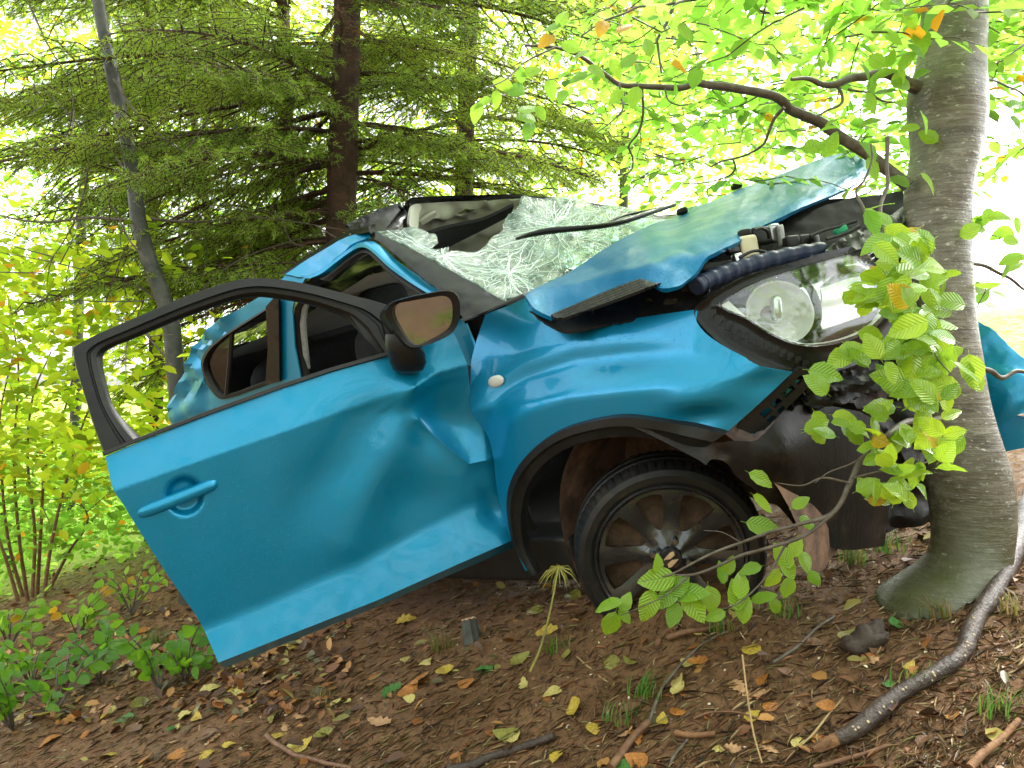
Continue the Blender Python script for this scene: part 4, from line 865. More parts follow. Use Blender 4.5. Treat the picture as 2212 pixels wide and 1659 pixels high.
# embossed tread-like pattern on the surround
for k in range(13):
    s = k / 12; p = np.array(Z4(300 + 560 * s, 1035 + 300 * s**.82)); l = 12 - 3 * s
    a = [(p[0] - 4, p[1] - l * .8), (p[0] + 9, p[1] - l), (p[0] + 11, p[1] - 2), (p[0] + 3, p[1] + 3), (p[0] + 4, p[1] + l * .8), (p[0] - 5, p[1] + l * .6), (p[0] - 3, p[1] - 1)]
    panel('embossed_rib', a, lf_, LN, M['plastic'], bez, lambda P: .006 + 0 * P[:, 0], sp=8, th=.006)
# ---- crushed bumper remains below the lamp
panel('bumper_beam', smooth(Z4((760, 1412), (900, 1416), (1050, 1390), (1250, 1320), (1450, 1210), (1560, 1100), (1560, 1400), (1400, 1470), (1200, 1530), (1050, 1590), (900, 1600), (850, 1560), (800, 1500)), True, 45, 3), tps([(*Z4(760, 1412), 2.06), (*Z4(1050, 1390), 2.08), (*Z4(1560, 1200), 2.28), (*Z4(1050, 1590), 2.08), (*Z4(1400, 1470), 2.2)]), LN, M['plastic'], car, lambda P: .02 * np.array([mnoise.fractal(Vector((p[0] / 30, p[1] / 22, 45)), 1, 2, 3) for p in P]) + .02 * np.exp(-(sdist(P, Z4((760, 1470), (1100, 1480), (1500, 1320))) / 10)**2), sp=8, th=.02, sharp=26)
panel('crash_bar', Z4((700, 1420), (860, 1420), (900, 1560), (860, 1600), (780, 1590), (720, 1500)), lambda uv: lf_(uv) + np.array([0, .04, 0]), LN, M['gloss'], car, lambda P: .03 * np.array([mnoise.fractal(Vector((p[0] / 12, p[1] / 12, 49)), 1, 2, 3) for p in P]), sp=6, th=.02, sharp=18)
panel('under_tray', [(1700, 900), (1960, 820), (2060, 900), (2060, 1120), (1900, 1150), (1720, 1120)], tps([(1700, 900, 2.30), (1960, 820, 2.45), (2060, 1120, 2.5), (1720, 1120, 2.36)]), LN, M['shield'], car, lambda P: .03 * np.array([mnoise.fractal(Vector((p[0] / 50, p[1] / 50, 55)), 1, 2, 3) for p in P]), sp=14, th=.01, sharp=30)
# grille lattice squeezed against the trunk
gl_ = []
for k in range(9):
    p = np.array(Z4(1235 + 31 * k, 655 - 21 * k)); q_ = p + np.array([13, 17]); gl_.append((np.array([Wp(*p, 2.15 + .012 * k), Wp(*q_, 2.15 + .012 * k)]), .0028))
for dx, dy in ((0, 0), (6, 8), (13, 17)):
    gl_.append((wpath([np.array(Z4(1235, 655)) + (dx, dy), np.array(Z4(1490, 482)) + (dx, dy)], (2.15, 2.25), 6), .003))
tubes('grille_lattice', gl_, M['chrome'], car, seg=5)
# ---- bumper skin sprung out on the far side of the trunk
ff = tps([(2080, 690, 2.72), (2150, 720, 2.66), (2211, 785, 2.60), (2300, 860, 2.62), (2211, 895, 2.55), (2130, 960, 2.62), (2100, 800, 2.66)])
sk = panel('bumper_skin', smooth([(2060, 660), (2110, 690), (2150, 716), (2211, 782), (2300, 870), (2310, 915), (2211, 893), (2188, 903), (2162, 928), (2140, 962), (2080, 960), (2050, 800)], True, 45, 3), ff, (.3, -1, .2), M['paint'], car, lambda P: .03 * gs(P, (2180, 830), (60, 50)) + .01 * np.array([mnoise.fractal(Vector((p[0] / 40, p[1] / 40, 65)), 1, 2, 3) for p in P]), sp=9, th=.005)
panel('bumper_skin_fold', smooth([(2146, 960), (2168, 924), (2192, 903), (2212, 897), (2300, 915), (2300, 960), (2211, 976), (2170, 986)], True, 45, 3), lambda uv: ff(uv) + np.array([0, .06, 0]), (.3, -1, .2), M['paint'], sk, sp=10, th=.005)
# ---- far flank, tail and seats, glimpsed through the windows
flk = [(-2.72, .55), (-2.66, .60), (-2.62, .62), (-2.43, .66), (-2.2, .60), (-2.08, .30), (-.40, .30), (-.33, .55), (-.1, .68), (.1, .68), (.33, .50), (.42, .52), (.40, .80), (.15, .93), (-.45, 1.0), (-1.5, 1.02), (-2.5, 1.02), (-2.72, .90)]
P_ = np.array([C(x, .79, z) for x, z in flk]); Q_ = np.array([C(x, .77, z) for x, z in flk]); n_ = len(flk)
mk('far_flank', np.vstack([P_, Q_]), [tuple(range(n_)), tuple(range(n_, 2 * n_))[::-1]] + [(i, (i + 1) % n_, n_ + (i + 1) % n_, n_ + i) for i in range(n_)], M['paint'], car, smooth_=False)
rows = [np.array([C(x, y, z) for y in np.linspace(-.55, .78, 8)]) for x, z in ((-2.50, .35), (-2.52, .6), (-2.52, .92), (-2.5, 1.05), (-2.52, 1.22))]
q_ = [(-2.45, .35), (-.45, .35), (-.45, 1.01), (-2.45, 1.04)]; V_ = np.array([C(x, y, z) for y in (.755, .74) for x, z in q_])
mk('far_door_cards', V_, [(0, 1, 2, 3), (7, 6, 5, 4), (0, 4, 5, 1), (1, 5, 6, 2), (2, 6, 7, 3), (3, 7, 4, 0)], M['cabin'], car, smooth_=False)
grid('tailgate', rows, M['paint'], car); grid('tailgate_lining', [r_ + CX * .03 for r_ in rows], M['cabin'], car)
for y in (-.68, .70):
    for xa, xb in ((-1.45, -1.60), (-2.45, -2.68)):
        if y > 0: tube('roof_pillar', np.array([C(xa, y, 1.0), C((xa + xb) / 2, y * .95, 1.15), C(xb, y * .85, 1.26)]), .03, M['cabin'], car)
for y, xs in ((-.36, -1.28), (.36, -1.28), (0, -2.15)):
    wd = .22 if xs > -2 else .55
    superell('seat', C(xs, y, .80), CX * .075 + CZ * -.02, CM[:, 1] * wd, CZ * .32, M['fabric'], car, e=.4)
    superell('seat_cushion', C(xs + .28, y, .50), CX * .26, CM[:, 1] * wd, CZ * .08, M['fabric'], car, e=.4)
for y, xs in ((-.36, -1.30), (.36, -1.30)):
    superell('headrest', C(xs, y, 1.18), CX * .045, CM[:, 1] * .12, CZ * .085, M['fabric'], car, e=.45)
rows = [np.array([C(x, y, z) for y in np.linspace(-.62, .62, 6)]) for x, z in ((-1.05, 1.30), (-1.6, 1.22), (-2.3, 1.18), (-2.6, 1.15))]
grid('rear_headlining', rows, M['liner'], car)
# ================================================================ LEAVES AND TREES
def unit(v): v = np.asarray(v, float); return v / (np.linalg.norm(v) + 1e-12)
def leaf_mesh(name, mat, wid=.31, curl=.12, fold=.12, seed=0, oak=False, wavy=.012):
    r = random.Random(seed); n = 9; V, Fc = [], []
    xs = np.linspace(0, 1, n)
    for i, x in enumerate(xs):
        w_ = wid * (math.sin(math.pi * min(1, x**.80))**.78) * (1 - .1 * x)
        if oak: w_ = wid * math.sin(math.pi * x**.75)**.7 * (.62 + .38 * (i % 2)) 
        else: w_ *= 1 + (wavy * 4 if i % 2 else -wavy * 2)
        if i in (0, n - 1): w_ = .004
        z = -curl * (x - .35)**2 * 1.6; e = r.uniform(-.02, .02)
        V += [(x, w_, z + fold * w_ + e), (x, 0, z), (x, -w_, z + fold * w_ - e)]
    for i in range(n - 1):
        a = i * 3
        Fc += [(a + 1, a + 4, a + 3, a), (a + 2, a + 5, a + 4, a + 1)]
    # stalk
    b = len(V); V += [(-.16, .006, -.03), (-.16, -.006, -.03), (.0, -.008, .0), (.0, .008, .0)]; Fc.append((b, b + 1, b + 2, b + 3))
    me = bpy.data.meshes.new(name); me.from_pydata(V, [], Fc); me.materials.append(mat); me.polygons.foreach_set('use_smooth', [True] * len(me.polygons)); me.update(); return me
LM = {k: [leaf_mesh('leaf', M[k], .29 + .03 * (i % 3), .10 + .12 * (i % 2), .05 + .09 * (i % 4), i) for i in range(6)] for k in ('leaf', 'leaf_wet', 'leaf_dark')}
def put(name, me, pos, d, nrm, size, parent=None):
    x = unit(d); z = unit(np.asarray(nrm) - x * (np.dot(nrm, x))); y = np.cross(z, x)
    o = bpy.data.objects.new(name, me); COL.objects.link(o)
    m4 = Matrix(((x[0], y[0], z[0], 0), (x[1], y[1], z[1], 0), (x[2], y[2], z[2], 0), (0, 0, 0, 1)))
    o.rotation_euler = m4.to_euler(); o.scale = (size, size, size)
    if parent is not None: o.parent = parent; o.location = np.asarray(pos) - ORG[parent]
    else: o.location = pos; ORG[o] = np.asarray(pos, float)
    return o
UN = np.array([(0, 0, 0), (.30, .26, .05), (.68, .25, .03), (1, 0, -.10), (.68, -.25, .03), (.30, -.26, .05)])
def leaf_cloud(name, pos, d, nrm, size, col, mat, parent=None, kind='stuff', width=None, loc=None):
    """many simple leaves in one mesh"""
    pos, d, nrm, size, col = map(np.asarray, (pos, d, nrm, size, col)); N = len(pos)
    x = d / (np.linalg.norm(d, axis=1)[:, None] + 1e-9); z = nrm - x * (nrm * x).sum(1)[:, None]; z /= np.linalg.norm(z, axis=1)[:, None] + 1e-9; y = np.cross(z, x)
    wv = np.ones(N) if width is None else width
    V = pos[:, None] + size[:, None, None] * (UN[None, :, :1] * x[:, None] + UN[None, :, 1:2] * y[:, None] * wv[:, None, None] + UN[None, :, 2:] * z[:, None])
    V = V.reshape(-1, 3); org = ORG[parent] if parent is not None else np.array(loc if loc is not None else (V[:, 0].mean(), V[:, 1].mean(), V[:, 2].min())); V = V - org
    b = (np.arange(N) * 6)[:, None]
    Lp = np.concatenate([b + np.array([0, 5, 4, 3]), b + np.array([0, 3, 2, 1])], 1).reshape(-1)
    me = bpy.data.meshes.new(name); me.vertices.add(len(V)); me.vertices.foreach_set('co', V.astype(np.float32).ravel())
    nf = 2 * N; me.loops.add(nf * 4); me.loops.foreach_set('vertex_index', Lp.astype(np.int32)); me.polygons.add(nf)
    me.polygons.foreach_set('loop_start', (np.arange(nf) * 4).astype(np.int32)); me.polygons.foreach_set('use_smooth', np.ones(nf, bool))
    a = me.attributes.new('col', 'FLOAT_COLOR', 'POINT'); a.data.foreach_set('color', np.repeat(np.c_[col, np.ones(N)], 6, 0).astype(np.float32).ravel())
    me.materials.append(mat); me.update(calc_edges=True); me.validate()
    o = bpy.data.objects.new(name, me); COL.objects.link(o); ORG[o] = org
    if parent is not None: o.parent = parent
    else: o.location = org
    if kind: o['kind'] = kind
    return o
def rdir(n, flat=.35):
    v = rng.normal(size=(n, 3)); v[:, 2] *= flat; return v / np.linalg.norm(v, axis=1)[:, None]
def leafcols(n, kind='lime'):
    t = rng.random(n)[:, None]
    if kind == 'lime': c = np.array([.27, .56, .06]) * (1 - t) + np.array([.48, .74, .12]) * t
    elif kind == 'gold': c = np.array([.42, .66, .03]) * (1 - t) + np.array([.72, .80, .05]) * t
    else: c = np.array([.36, .60, .05]) * (1 - t) + np.array([.60, .78, .12]) * t
    k = rng.random(n); c[k > .97] = (.85, .42, .03); c[k < .10] *= .55
    return np.minimum(c * (.92 + .4 * rng.random((n, 1))), .93)

# ---------------------------------------------------------------- the beech the car has hit
TD = 2.22
base = G(2040, 1290); base = np.array([base[0], base[1], base[2]])
beech = thing('beech_tree', Wp(2040, 1300, TD) - np.array([0, 0, .03]), 'grey beech with swept base, its trunk pressed into the car front', 'tree')
rowsv = [(-260, 2066, 122, 0), (-80, 2064, 123, 0), (0, 2062, 125, 0), (90, 2057, 132, 0), (150, 2054, 141, 0), (195, 2045, 160, -.01), (250, 2048, 156, 0), (330, 2047, 142, .0), (400, 2028, 137, 0), (480, 2027, 129, 0), (600, 2029, 131, 0), (700, 2037, 133, 0), (800, 2049, 134, 0), (880, 2062, 138, 0), (950, 2078, 148, 0), (1010, 2090, 164, 0), (1065, 2097, 168, 0), (1131, 2104, 163, 0), (1187, 2100, 158, -.005), (1225, 2086, 172, -.015), (1235, 2078, 186, -.02), (1262, 2044, 224, -.035), (1291, 2016, 250, -.045), (1330, 2016, 236, -.05), (1380, 2008, 250, -.05)]
rv = np.array(rowsv); vq = np.linspace(-260, 1380, 150)
from_rows = lambda k: np.interp(vq, rv[:, 0], rv[:, k])
cs, wd_, dz_ = [np.convolve(np.pad(from_rows(k), 3, 'edge'), np.ones(7) / 7, 'valid') for k in (1, 2, 3)]
rows = []
for v, c_, w__, dd in zip(vq, cs, wd_, dz_):
    ctr = Wp(c_, v, TD + dd); r = w__ / 2 / F * TD; row = []
    for k in range(40):
        t = 2 * math.pi * k / 40; p = ctr + r * np.array([math.cos(t), math.sin(t), 0])
        n = mnoise.fractal(Vector((p[0] * 9, p[1] * 9, p[2] * 5)), 1, 2, 3) * .05 + .03 * math.sin(p[2] * 70 + 3 * math.sin(t * 2)) * max(0, mnoise.noise(Vector((p[2] * 6, t, 2))))
        flare = max(0, (v - 1200) / 180) * .12 * math.cos(3 * t + .6)
        row.append(ctr + r * (1 + n + flare) * np.array([math.cos(t), math.sin(t), 0]))
    rows.append(np.array(row))
trunk = loft('trunk', rows, M['bark'], beech, sharp=None)
leafcount = [0]
def spray(path, parent, size=(.05, .075), step=.032, mat='leaf', cap=None, up=(0, -.25, 1), jitter=.5, droop=.15, start=.15):
    """leaves standing left and right of a twig, as objects"""
    P = np.asarray(path); s = np.r_[0, np.cumsum(np.linalg.norm(np.diff(P, axis=0), axis=1))]; L = s[-1]; t = L * start + random.random() * .02; sgn = random.choice((-1, 1))
    while t < L + .001:
        p = np.array([np.interp(t, s, P[:, i]) for i in range(3)]); p2 = np.array([np.interp(min(L, t + .01), s, P[:, i]) for i in range(3)]); d = unit(p2 - p) if t < L - .011 else unit(P[-1] - P[-2])
        n = unit(np.array(up) + rng.normal(size=3) * jitter); sd2 = np.cross(n, d)
        dr = unit(d * .75 + sgn * sd2 * .8 + np.array([0, 0, -droop]) + rng.normal(size=3) * .18)
        sz = random.uniform(*size); put('leaf', random.choice(LM[mat]), p + dr * sz * .1, dr, n, sz, parent); leafcount[0] += 1
        sgn = -sgn; t += step * random.uniform(.7, 1.3)
def pxr(r, d): return r / F * d
def branch(pts, ds, r0, r1, parent=beech, mat='twig', extra=()):
    W_ = wpath(pts, ds, 5); d0 = np.mean(ds); n = len(W_)
    rr = np.linspace(pxr(r0, d0), pxr(r1, d0), n) * (1 + .10 * np.array([mnoise.noise(Vector(p) * 30) for p in W_]))
    items = [(W_ + .004 * np.array([mnoise.noise_vector(Vector(p) * 14) for p in W_]), rr)]
    for e in extra:
        We = wpath(e[0], e[1], 5); items.append((We, np.linspace(pxr(e[2], np.mean(e[1])), pxr(e[3], np.mean(e[1])), len(We))))
    Vs, Fs, b = [], [], 0
    for p, r in items:
        V, Fc = tube_vf(p, r, 8, b); Vs.append(V); Fs += Fc; b += len(V)
    return mk('branch', np.vstack(Vs), Fs, M[mat], parent, sharp=60), [i[0] for i in items]
# the long bough sweeping left above the bonnet
bA, pA = branch(Z7((1600, 985), (1560, 950), (1400, 820), (1270, 735), (1150, 650), (1060, 610), (980, 580), (940, 530), (880, 500), (700, 468), (560, 450), (480, 432), (430, 462), (380, 470), (200, 455), (80, 440), (0, 385), (-120, 300), (-260, 250), (-420, 235)), (2.18, 2.2, 2.1, 2.1, 2.1, 2.05), 15, 2.6, extra=(
    (Z7((950, 565), (900, 620), (865, 700), (840, 760), (740, 820), (620, 850), (560, 880)), (2.1, 2.25), 4, 1.8),
    (Z7((680, 840), (690, 890), (650, 930), (540, 960), (400, 970)), (2.2, 2.3), 2.4, 1.2),
    (Z7((200, 470), (205, 600), (180, 700), (130, 770), (150, 830), (140, 900), (60, 930)), (2.08, 2.2), 3, 1.4),
    (Z7((320, 470), (340, 530), (400, 555), (460, 545)), (2.08, 2.05), 2, 1),
    (Z7((80, 440), (90, 520), (100, 570), (40, 640), (-40, 700)), (2.06, 2.0), 2.4, 1.2),
    (Z7((-120, 300), (-200, 220), (-300, 200)), (2.05, 2.0), 2, 1),
    (Z7((-260, 250), (-420, 330), (-520, 420), (-640, 470)), (2.04, 1.9), 2.2, 1.1)))
bB, pB = branch(Z7((1690, 480), (1620, 450), (1540, 410), (1480, 388), (1400, 395), (1300, 412), (1220, 440), (1150, 440), (1080, 415), (990, 415)), (2.2, 2.14, 2.0), 16, 3.5, extra=(
    (Z7((1220, 440), (1250, 490), (1250, 545), (1180, 580), (1110, 620)), (2.1, 2.05), 4, 2),
    (Z7((1285, 470), (1330, 480), (1400, 490), (1460, 530), (1500, 540)), (2.1, 2.1), 3, 1.6)))
bC, pC = branch(Z7((520, -10), (430, 5), (370, 30), (330, 130), (282, 210), (282, 240), (300, 380)), (2.3, 2.2), 5.5, 2, extra=((Z7((370, 15), (280, 36), (180, 36), (110, 70), (0, 110), (-120, 190)), (2.25, 2.15), 3.4, 1.6), (Z7((282, 225), (200, 240), (120, 250)), (2.2, 2.15), 2, 1)))
bD, pD = branch(Z7((1000, -20), (960, 60), (830, 60), (810, 20), (815, -20)), (2.5, 2.4), 3, 2, extra=((Z7((810, 60), (790, 120), (830, 150)), (2.4, 2.35), 1.6, 1),))
# thin upright shoots in front of the trunk with the big leaf cluster
bE, pE = branch(Z4((1365, -40), (1370, 120), (1372, 250), (1345, 330), (1330, 420), (1350, 560), (1290, 620), (1320, 680), (1420, 740), (1430, 840)), (1.98, 1.95, 1.86, 1.82), 5, 2.4, extra=(
    (Z4((1270, 0), (1275, 100), (1230, 220), (1180, 290), (1220, 380), (1270, 520), (1330, 620)), (2.0, 1.9), 2, 4), (Z4((1430, 840), (1500, 960), (1590, 1020), (1640, 1120), (1660, 1280), (1760, 1400)), (1.82, 1.74), 2.4, 1.4), (Z4((1300, 880), (1360, 830), (1430, 790)), (1.8, 1.82), 1.4, 2)))
# the bough torn down across the front wheel
bF, pF = branch([(2030, 905), (1992, 911)] + Z6((500, 306), (440, 350), (400, 395), (330, 450), (285, 540), (250, 615), (200, 665), (100, 700), (0, 725)) + [(1600, 1172), (1520, 1206), (1450, 1240), (1390, 1256)], (2.1, 1.9, 1.88, 1.86, 1.90, 1.94), 8.5, 1.8, extra=(
    ([(1800, 1108), (1740, 1156), (1647, 1187), (1600, 1200), (1538, 1228), (1492, 1242), (1430, 1242), (1377, 1253)], (1.86, 1.95), 4.5, 2.2),
    (Z6((285, 540), (180, 520), (100, 550), (0, 540)), (1.86, 1.9), 3, 1), (Z6((420, 370), (300, 460), (200, 500), (150, 540)), (1.86, 1.84), 2.6, 1), (Z6((300, 520), (420, 490), (560, 470), (650, 420)), (1.86, 1.9), 2.2, 1.2),
    ([(1700, 1170), (1660, 1240), (1600, 1300), (1560, 1316)], (1.9, 1.92), 2.6, 1.2), ([(1492, 1242), (1430, 1290), (1340, 1330)], (1.93, 1.9), 1.8, 1), ([(1600, 1172), (1560, 1150), (1520, 1146)], (1.9, 1.88), 1.4, .8)))
# branches on the lit side of the trunk
bG, pG = branch([(2090, 770), (2110, 795), (2140, 800), (2165, 815), (2195, 800), (2240, 810), (2300, 790)], (2.2, 2.3), 7, 3)
branch(Z4((1800, 715), (1875, 725), (1960, 740), (2060, 790), (2150, 840), (2199, 880), (2300, 930)), (2.2, 2.35), 5, 2.5); branch(Z4((1850, 1060), (1900, 1010), (1960, 900), (2030, 620), (2090, 480)), (2.22, 2.35), 1.8, 1); branch(Z4((1790, 570), (1880, 560), (1960, 545), (2030, 560)), (2.2, 2.3), 1.8, 1); branch(Z7((1900, 390), (2000, 410), (2100, 440), (2212, 500), (2300, 540)), (2.2, 2.5), 3, 2)
# leaf clusters (objects); positions: picture point, distance, size, count
def cluster(parent, u, v, d, n, spread, size, mat='leaf_wet', up=(0, -.8, .5), jit=.45):
    """leaves radiating from short twig ends near a point"""
    for _ in range(n):
        c = Wp(u + random.gauss(0, spread), v + random.gauss(0, spread), d + random.gauss(0, .04))
        a = random.uniform(0, 2 * math.pi); dr = unit(np.array([math.cos(a), random.gauss(0, .3), math.sin(a) * .8 - .25]))
        nn = unit(np.array(up) + rng.normal(size=3) * jit); sz = random.uniform(*size)
        put('leaf', random.choice(LM[mat]), c - dr * sz * .45, dr, nn, sz, parent); leafcount[0] += 1
for z in ((1330, 340), (1290, 440), (1350, 460), (1320, 500)): cluster(bE, *Z4(*z), 1.85, 1, 8, (.055, .075), 'leaf')
for z, n in (((1450, 590), 5), ((1560, 640), 6), ((1350, 690), 4), ((1320, 780), 4), ((1520, 780), 4), ((1660, 870), 4), ((1220, 880), 3), ((1240, 960), 4), ((1390, 910), 4), ((1500, 930), 4), ((1640, 930), 3), ((1400, 1040), 4), ((1500, 1060), 5), ((1590, 1120), 5), ((1320, 1200), 3), ((1660, 1170), 4), ((1100, 1290), 3), ((1480, 1210), 4), ((1740, 1250), 4), ((1590, 1250), 4), ((1450, 1290), 4), ((1700, 1340), 4), ((1880, 1390), 4), ((1560, 1400), 4), ((1420, 1440), 3), ((1720, 1480), 4), ((1600, 1500), 4), ((960, 1400), 2)):
    cluster(bE, *Z4(*z), random.uniform(1.70, 1.84), n + 1, 16, (.052, .082))
for z, n, d in (((420, 230), 3, 1.84), ((560, 240), 4, 1.8), ((640, 260), 5, 1.78), ((300, 290), 3, 1.88), ((180, 320), 4, 1.88), ((340, 370), 4, 1.86), ((480, 360), 4, 1.84), ((600, 380), 4, 1.82), ((660, 330), 4, 1.78), ((400, 420), 3, 1.86), ((470, 500), 4, 1.86), ((560, 480), 3, 1.84), ((370, 560), 4, 1.87), ((400, 600), 3, 1.88), ((520, 580), 3, 1.88), ((640, 450), 3, 1.82)):
    cluster(bF, *Z6(*z), d, n + 1, 15, (.046, .074))
lowl = [(1312, 1308, 62, 200), (1352, 1300, 44, 60), (1318, 1348, 58, 250), (1350, 1330, 40, 300), (1418, 1252, 78, 190), (1440, 1290, 66, 230), (1490, 1280, 84, 10), (1500, 1310, 74, 300), (1400, 1310, 70, 250), (1535, 1296, 60, 280), (1465, 1265, 60, 40), (1590, 1286, 66, 100), (1606, 1318, 66, 260), (1600, 1262, 60, 80), (1645, 1036, 56, 330), (1650, 1088, 58, 320), (1648, 1136, 66, 350), (1560, 1236, 48, 100), (1575, 1222, 46, 70), (1690, 1200, 60, 120), (1702, 1228, 54, 300), (1668, 1250, 50, 240), (1720, 1180, 50, 70), (1620, 1230, 48, 200), (1740, 1215, 48, 290), (1650, 1290, 54, 20), (1700, 1270, 48, 260), (1675, 1310, 44, 300), (1420, 1216, 40, 90), (1455, 1330, 54, 250), (1545, 1330, 46, 200), (1760, 1250, 40, 310), (1730, 1085, 44, 30), (1745, 1130, 46, 330)]
for u, v, s, a in lowl:
    d = 1.93; a = math.radians(a); dr = unit(np.array([math.cos(a), random.gauss(0, .2), math.sin(a)])); sz = s / F * d * 1.08
    put('leaf', random.choice(LM['leaf_wet']), Wp(u, v, d) - dr * sz * .5, dr, unit(np.array([0, -.9, .55]) + rng.normal(size=3) * .3), sz, bF); leafcount[0] += 1
near = [(1030, 245, 44, 250), (1045, 222, 36, 200), (1072, 215, 38, 270), (1085, 182, 44, 160), (1125, 160, 36, 100), (1150, 155, 42, 20), (1110, 195, 50, 150), (1142, 236, 46, 20), (1135, 255, 44, 160), (1142, 282, 46, 255), (1168, 245, 34, 300), (1190, 195, 44, 280), (1215, 210, 36, 250), (1250, 170, 44, 200), (1290, 155, 44, 330), (1250, 120, 48, 200), (1230, 100, 44, 150), (1190, 60, 44, 180), (1180, 90, 44, 220), (1215, 40, 44, 60), (1330, 150, 44, 300), (1360, 130, 46, 40), (1300, 60, 44, 250), (1350, 60, 44, 30), (1400, 100, 44, 100), (1370, 210, 44, 250), (1330, 210, 40, 220)]
for u, v, s, a in near:
    d = 1.98; a = math.radians(a); dr = unit(np.array([math.cos(a), random.gauss(0, .2), math.sin(a)])); sz = s / F * d * 1.1
    put('leaf', random.choice(LM['leaf']), Wp(u, v, d) - dr * sz * .5, dr, unit(np.array([0, -.9, .4]) + rng.normal(size=3) * .3), sz, bA); leafcount[0] += 1
for u, v, n, d in ((2140, 470, 4, 2.2), (2110, 500, 3, 2.2), (2180, 495, 4, 2.25), (2120, 610, 3, 2.2), (2200, 560, 3, 2.25), (2195, 580, 2, 2.25), (2130, 640, 3, 2.3), (2200, 240, 3, 2.4)): cluster(bG, u, v, d, n, 14, (.05, .07), 'leaf')
for u, v, n in ((1880, 330, 2), (1990, 270, 3), (1980, 170, 3), (1910, 210, 3), (1930, 130, 3), (1985, 100, 3), (1960, 60, 4), (1740, 180, 3), (1800, 280, 2), (1760, 330, 2), (1960, 400, 2), (1900, 160, 3)): cluster(bB, u, v, 2.05, n, 22, (.05, .072), 'leaf', (0, -.7, .6))
# the rest of the crown: sprays of leaves on fine twigs, further back
sp_items, lp, ld, ln, lsz, lcl = [], [], [], [], [], []
def crown_spray(u, v, d, L=.34, kind='lime', size=(.05, .072), k=11):
    c = Wp(u, v, d); a = random.uniform(0, 2 * math.pi); ax = unit(np.array([math.cos(a), math.sin(a), random.uniform(-.35, .1)])); n = unit(np.array([random.gauss(0, .3), random.gauss(0, .3) - .25, 1])); sdv = np.cross(n, ax)
    pth = np.array([c + ax * L * (t - .5) + np.array([0, 0, -.10 * t * t * L]) + .01 * rng.normal(size=3) for t in np.linspace(0, 1, 6)]); sp_items.append((pth, np.linspace(.0028, .0012, 6)))
    for i in range(k):
        t = (i + .6) / k; p = c + ax * L * (t - .5) + np.array([0, 0, -.10 * t * t * L]); sgn = 1 if i % 2 else -1
        lp.append(p); ld.append(ax * .6 + sgn * sdv * .8 + np.array([0, 0, -.22]) + rng.normal(size=3) * .2); ln.append(n + rng.normal(size=3) * .4); lsz.append(random.uniform(*size)); lcl.append(kind)
for _ in range(330):
    u = random.uniform(1230, 2330); v = random.uniform(-130, 440) if random.random() < .8 else random.uniform(-130, 200)
    if v > 190 + (u - 1230) * .28: v = random.uniform(-130, 170)
    if u > 2090 and v > 170: v = random.uniform(-130, 160)
    if u < 1480 and v > 150 and random.random() < .45: continue
    crown_spray(u, v, random.uniform(2.5, 4.6))
for _ in range(40): crown_spray(random.uniform(1260, 1960), random.uniform(200, 430), random.uniform(2.7, 4.4))
for _ in range(36): crown_spray(random.uniform(2080, 2330), random.uniform(-120, 330), random.uniform(2.4, 4.2))
for _ in range(50): crown_spray(random.uniform(1300, 1950), random.uniform(120, 400), random.uniform(2.6, 4.6))
for _ in range(60): crown_spray(random.uniform(1500, 2330), random.uniform(-150, 120), random.uniform(1.9, 2.6), size=(.055, .08))
# the crown overhead, above the car and the bank
for _ in range(900):
    cx, cy = random.uniform(-4.5, 5.5), random.uniform(-2.5, 6.5); cz = ZC + 2.3 + .30 * max(0, cy) + random.uniform(0, 1.6)
    if mnoise.noise(Vector((cx / 1.3, cy / 1.3, 4))) < -.12: continue
    for _k in range(9):
        lp.append(np.array([cx, cy, cz]) + rng.normal(size=3) * (.22, .22, .07)); ld.append(rdir(1, .4)[0]); ln.append(np.array([0, 0, 1]) + rng.normal(size=3) * .4); lsz.append(random.uniform(.08, .13))
lcol = leafcols(len(lp), 'lime')
leaf_cloud('crown', lp, ld, ln, lsz, lcol, M['mass'], beech)
tubes('twigs', sp_items, M['twig'], beech, seg=4)['kind'] = 'stuff'

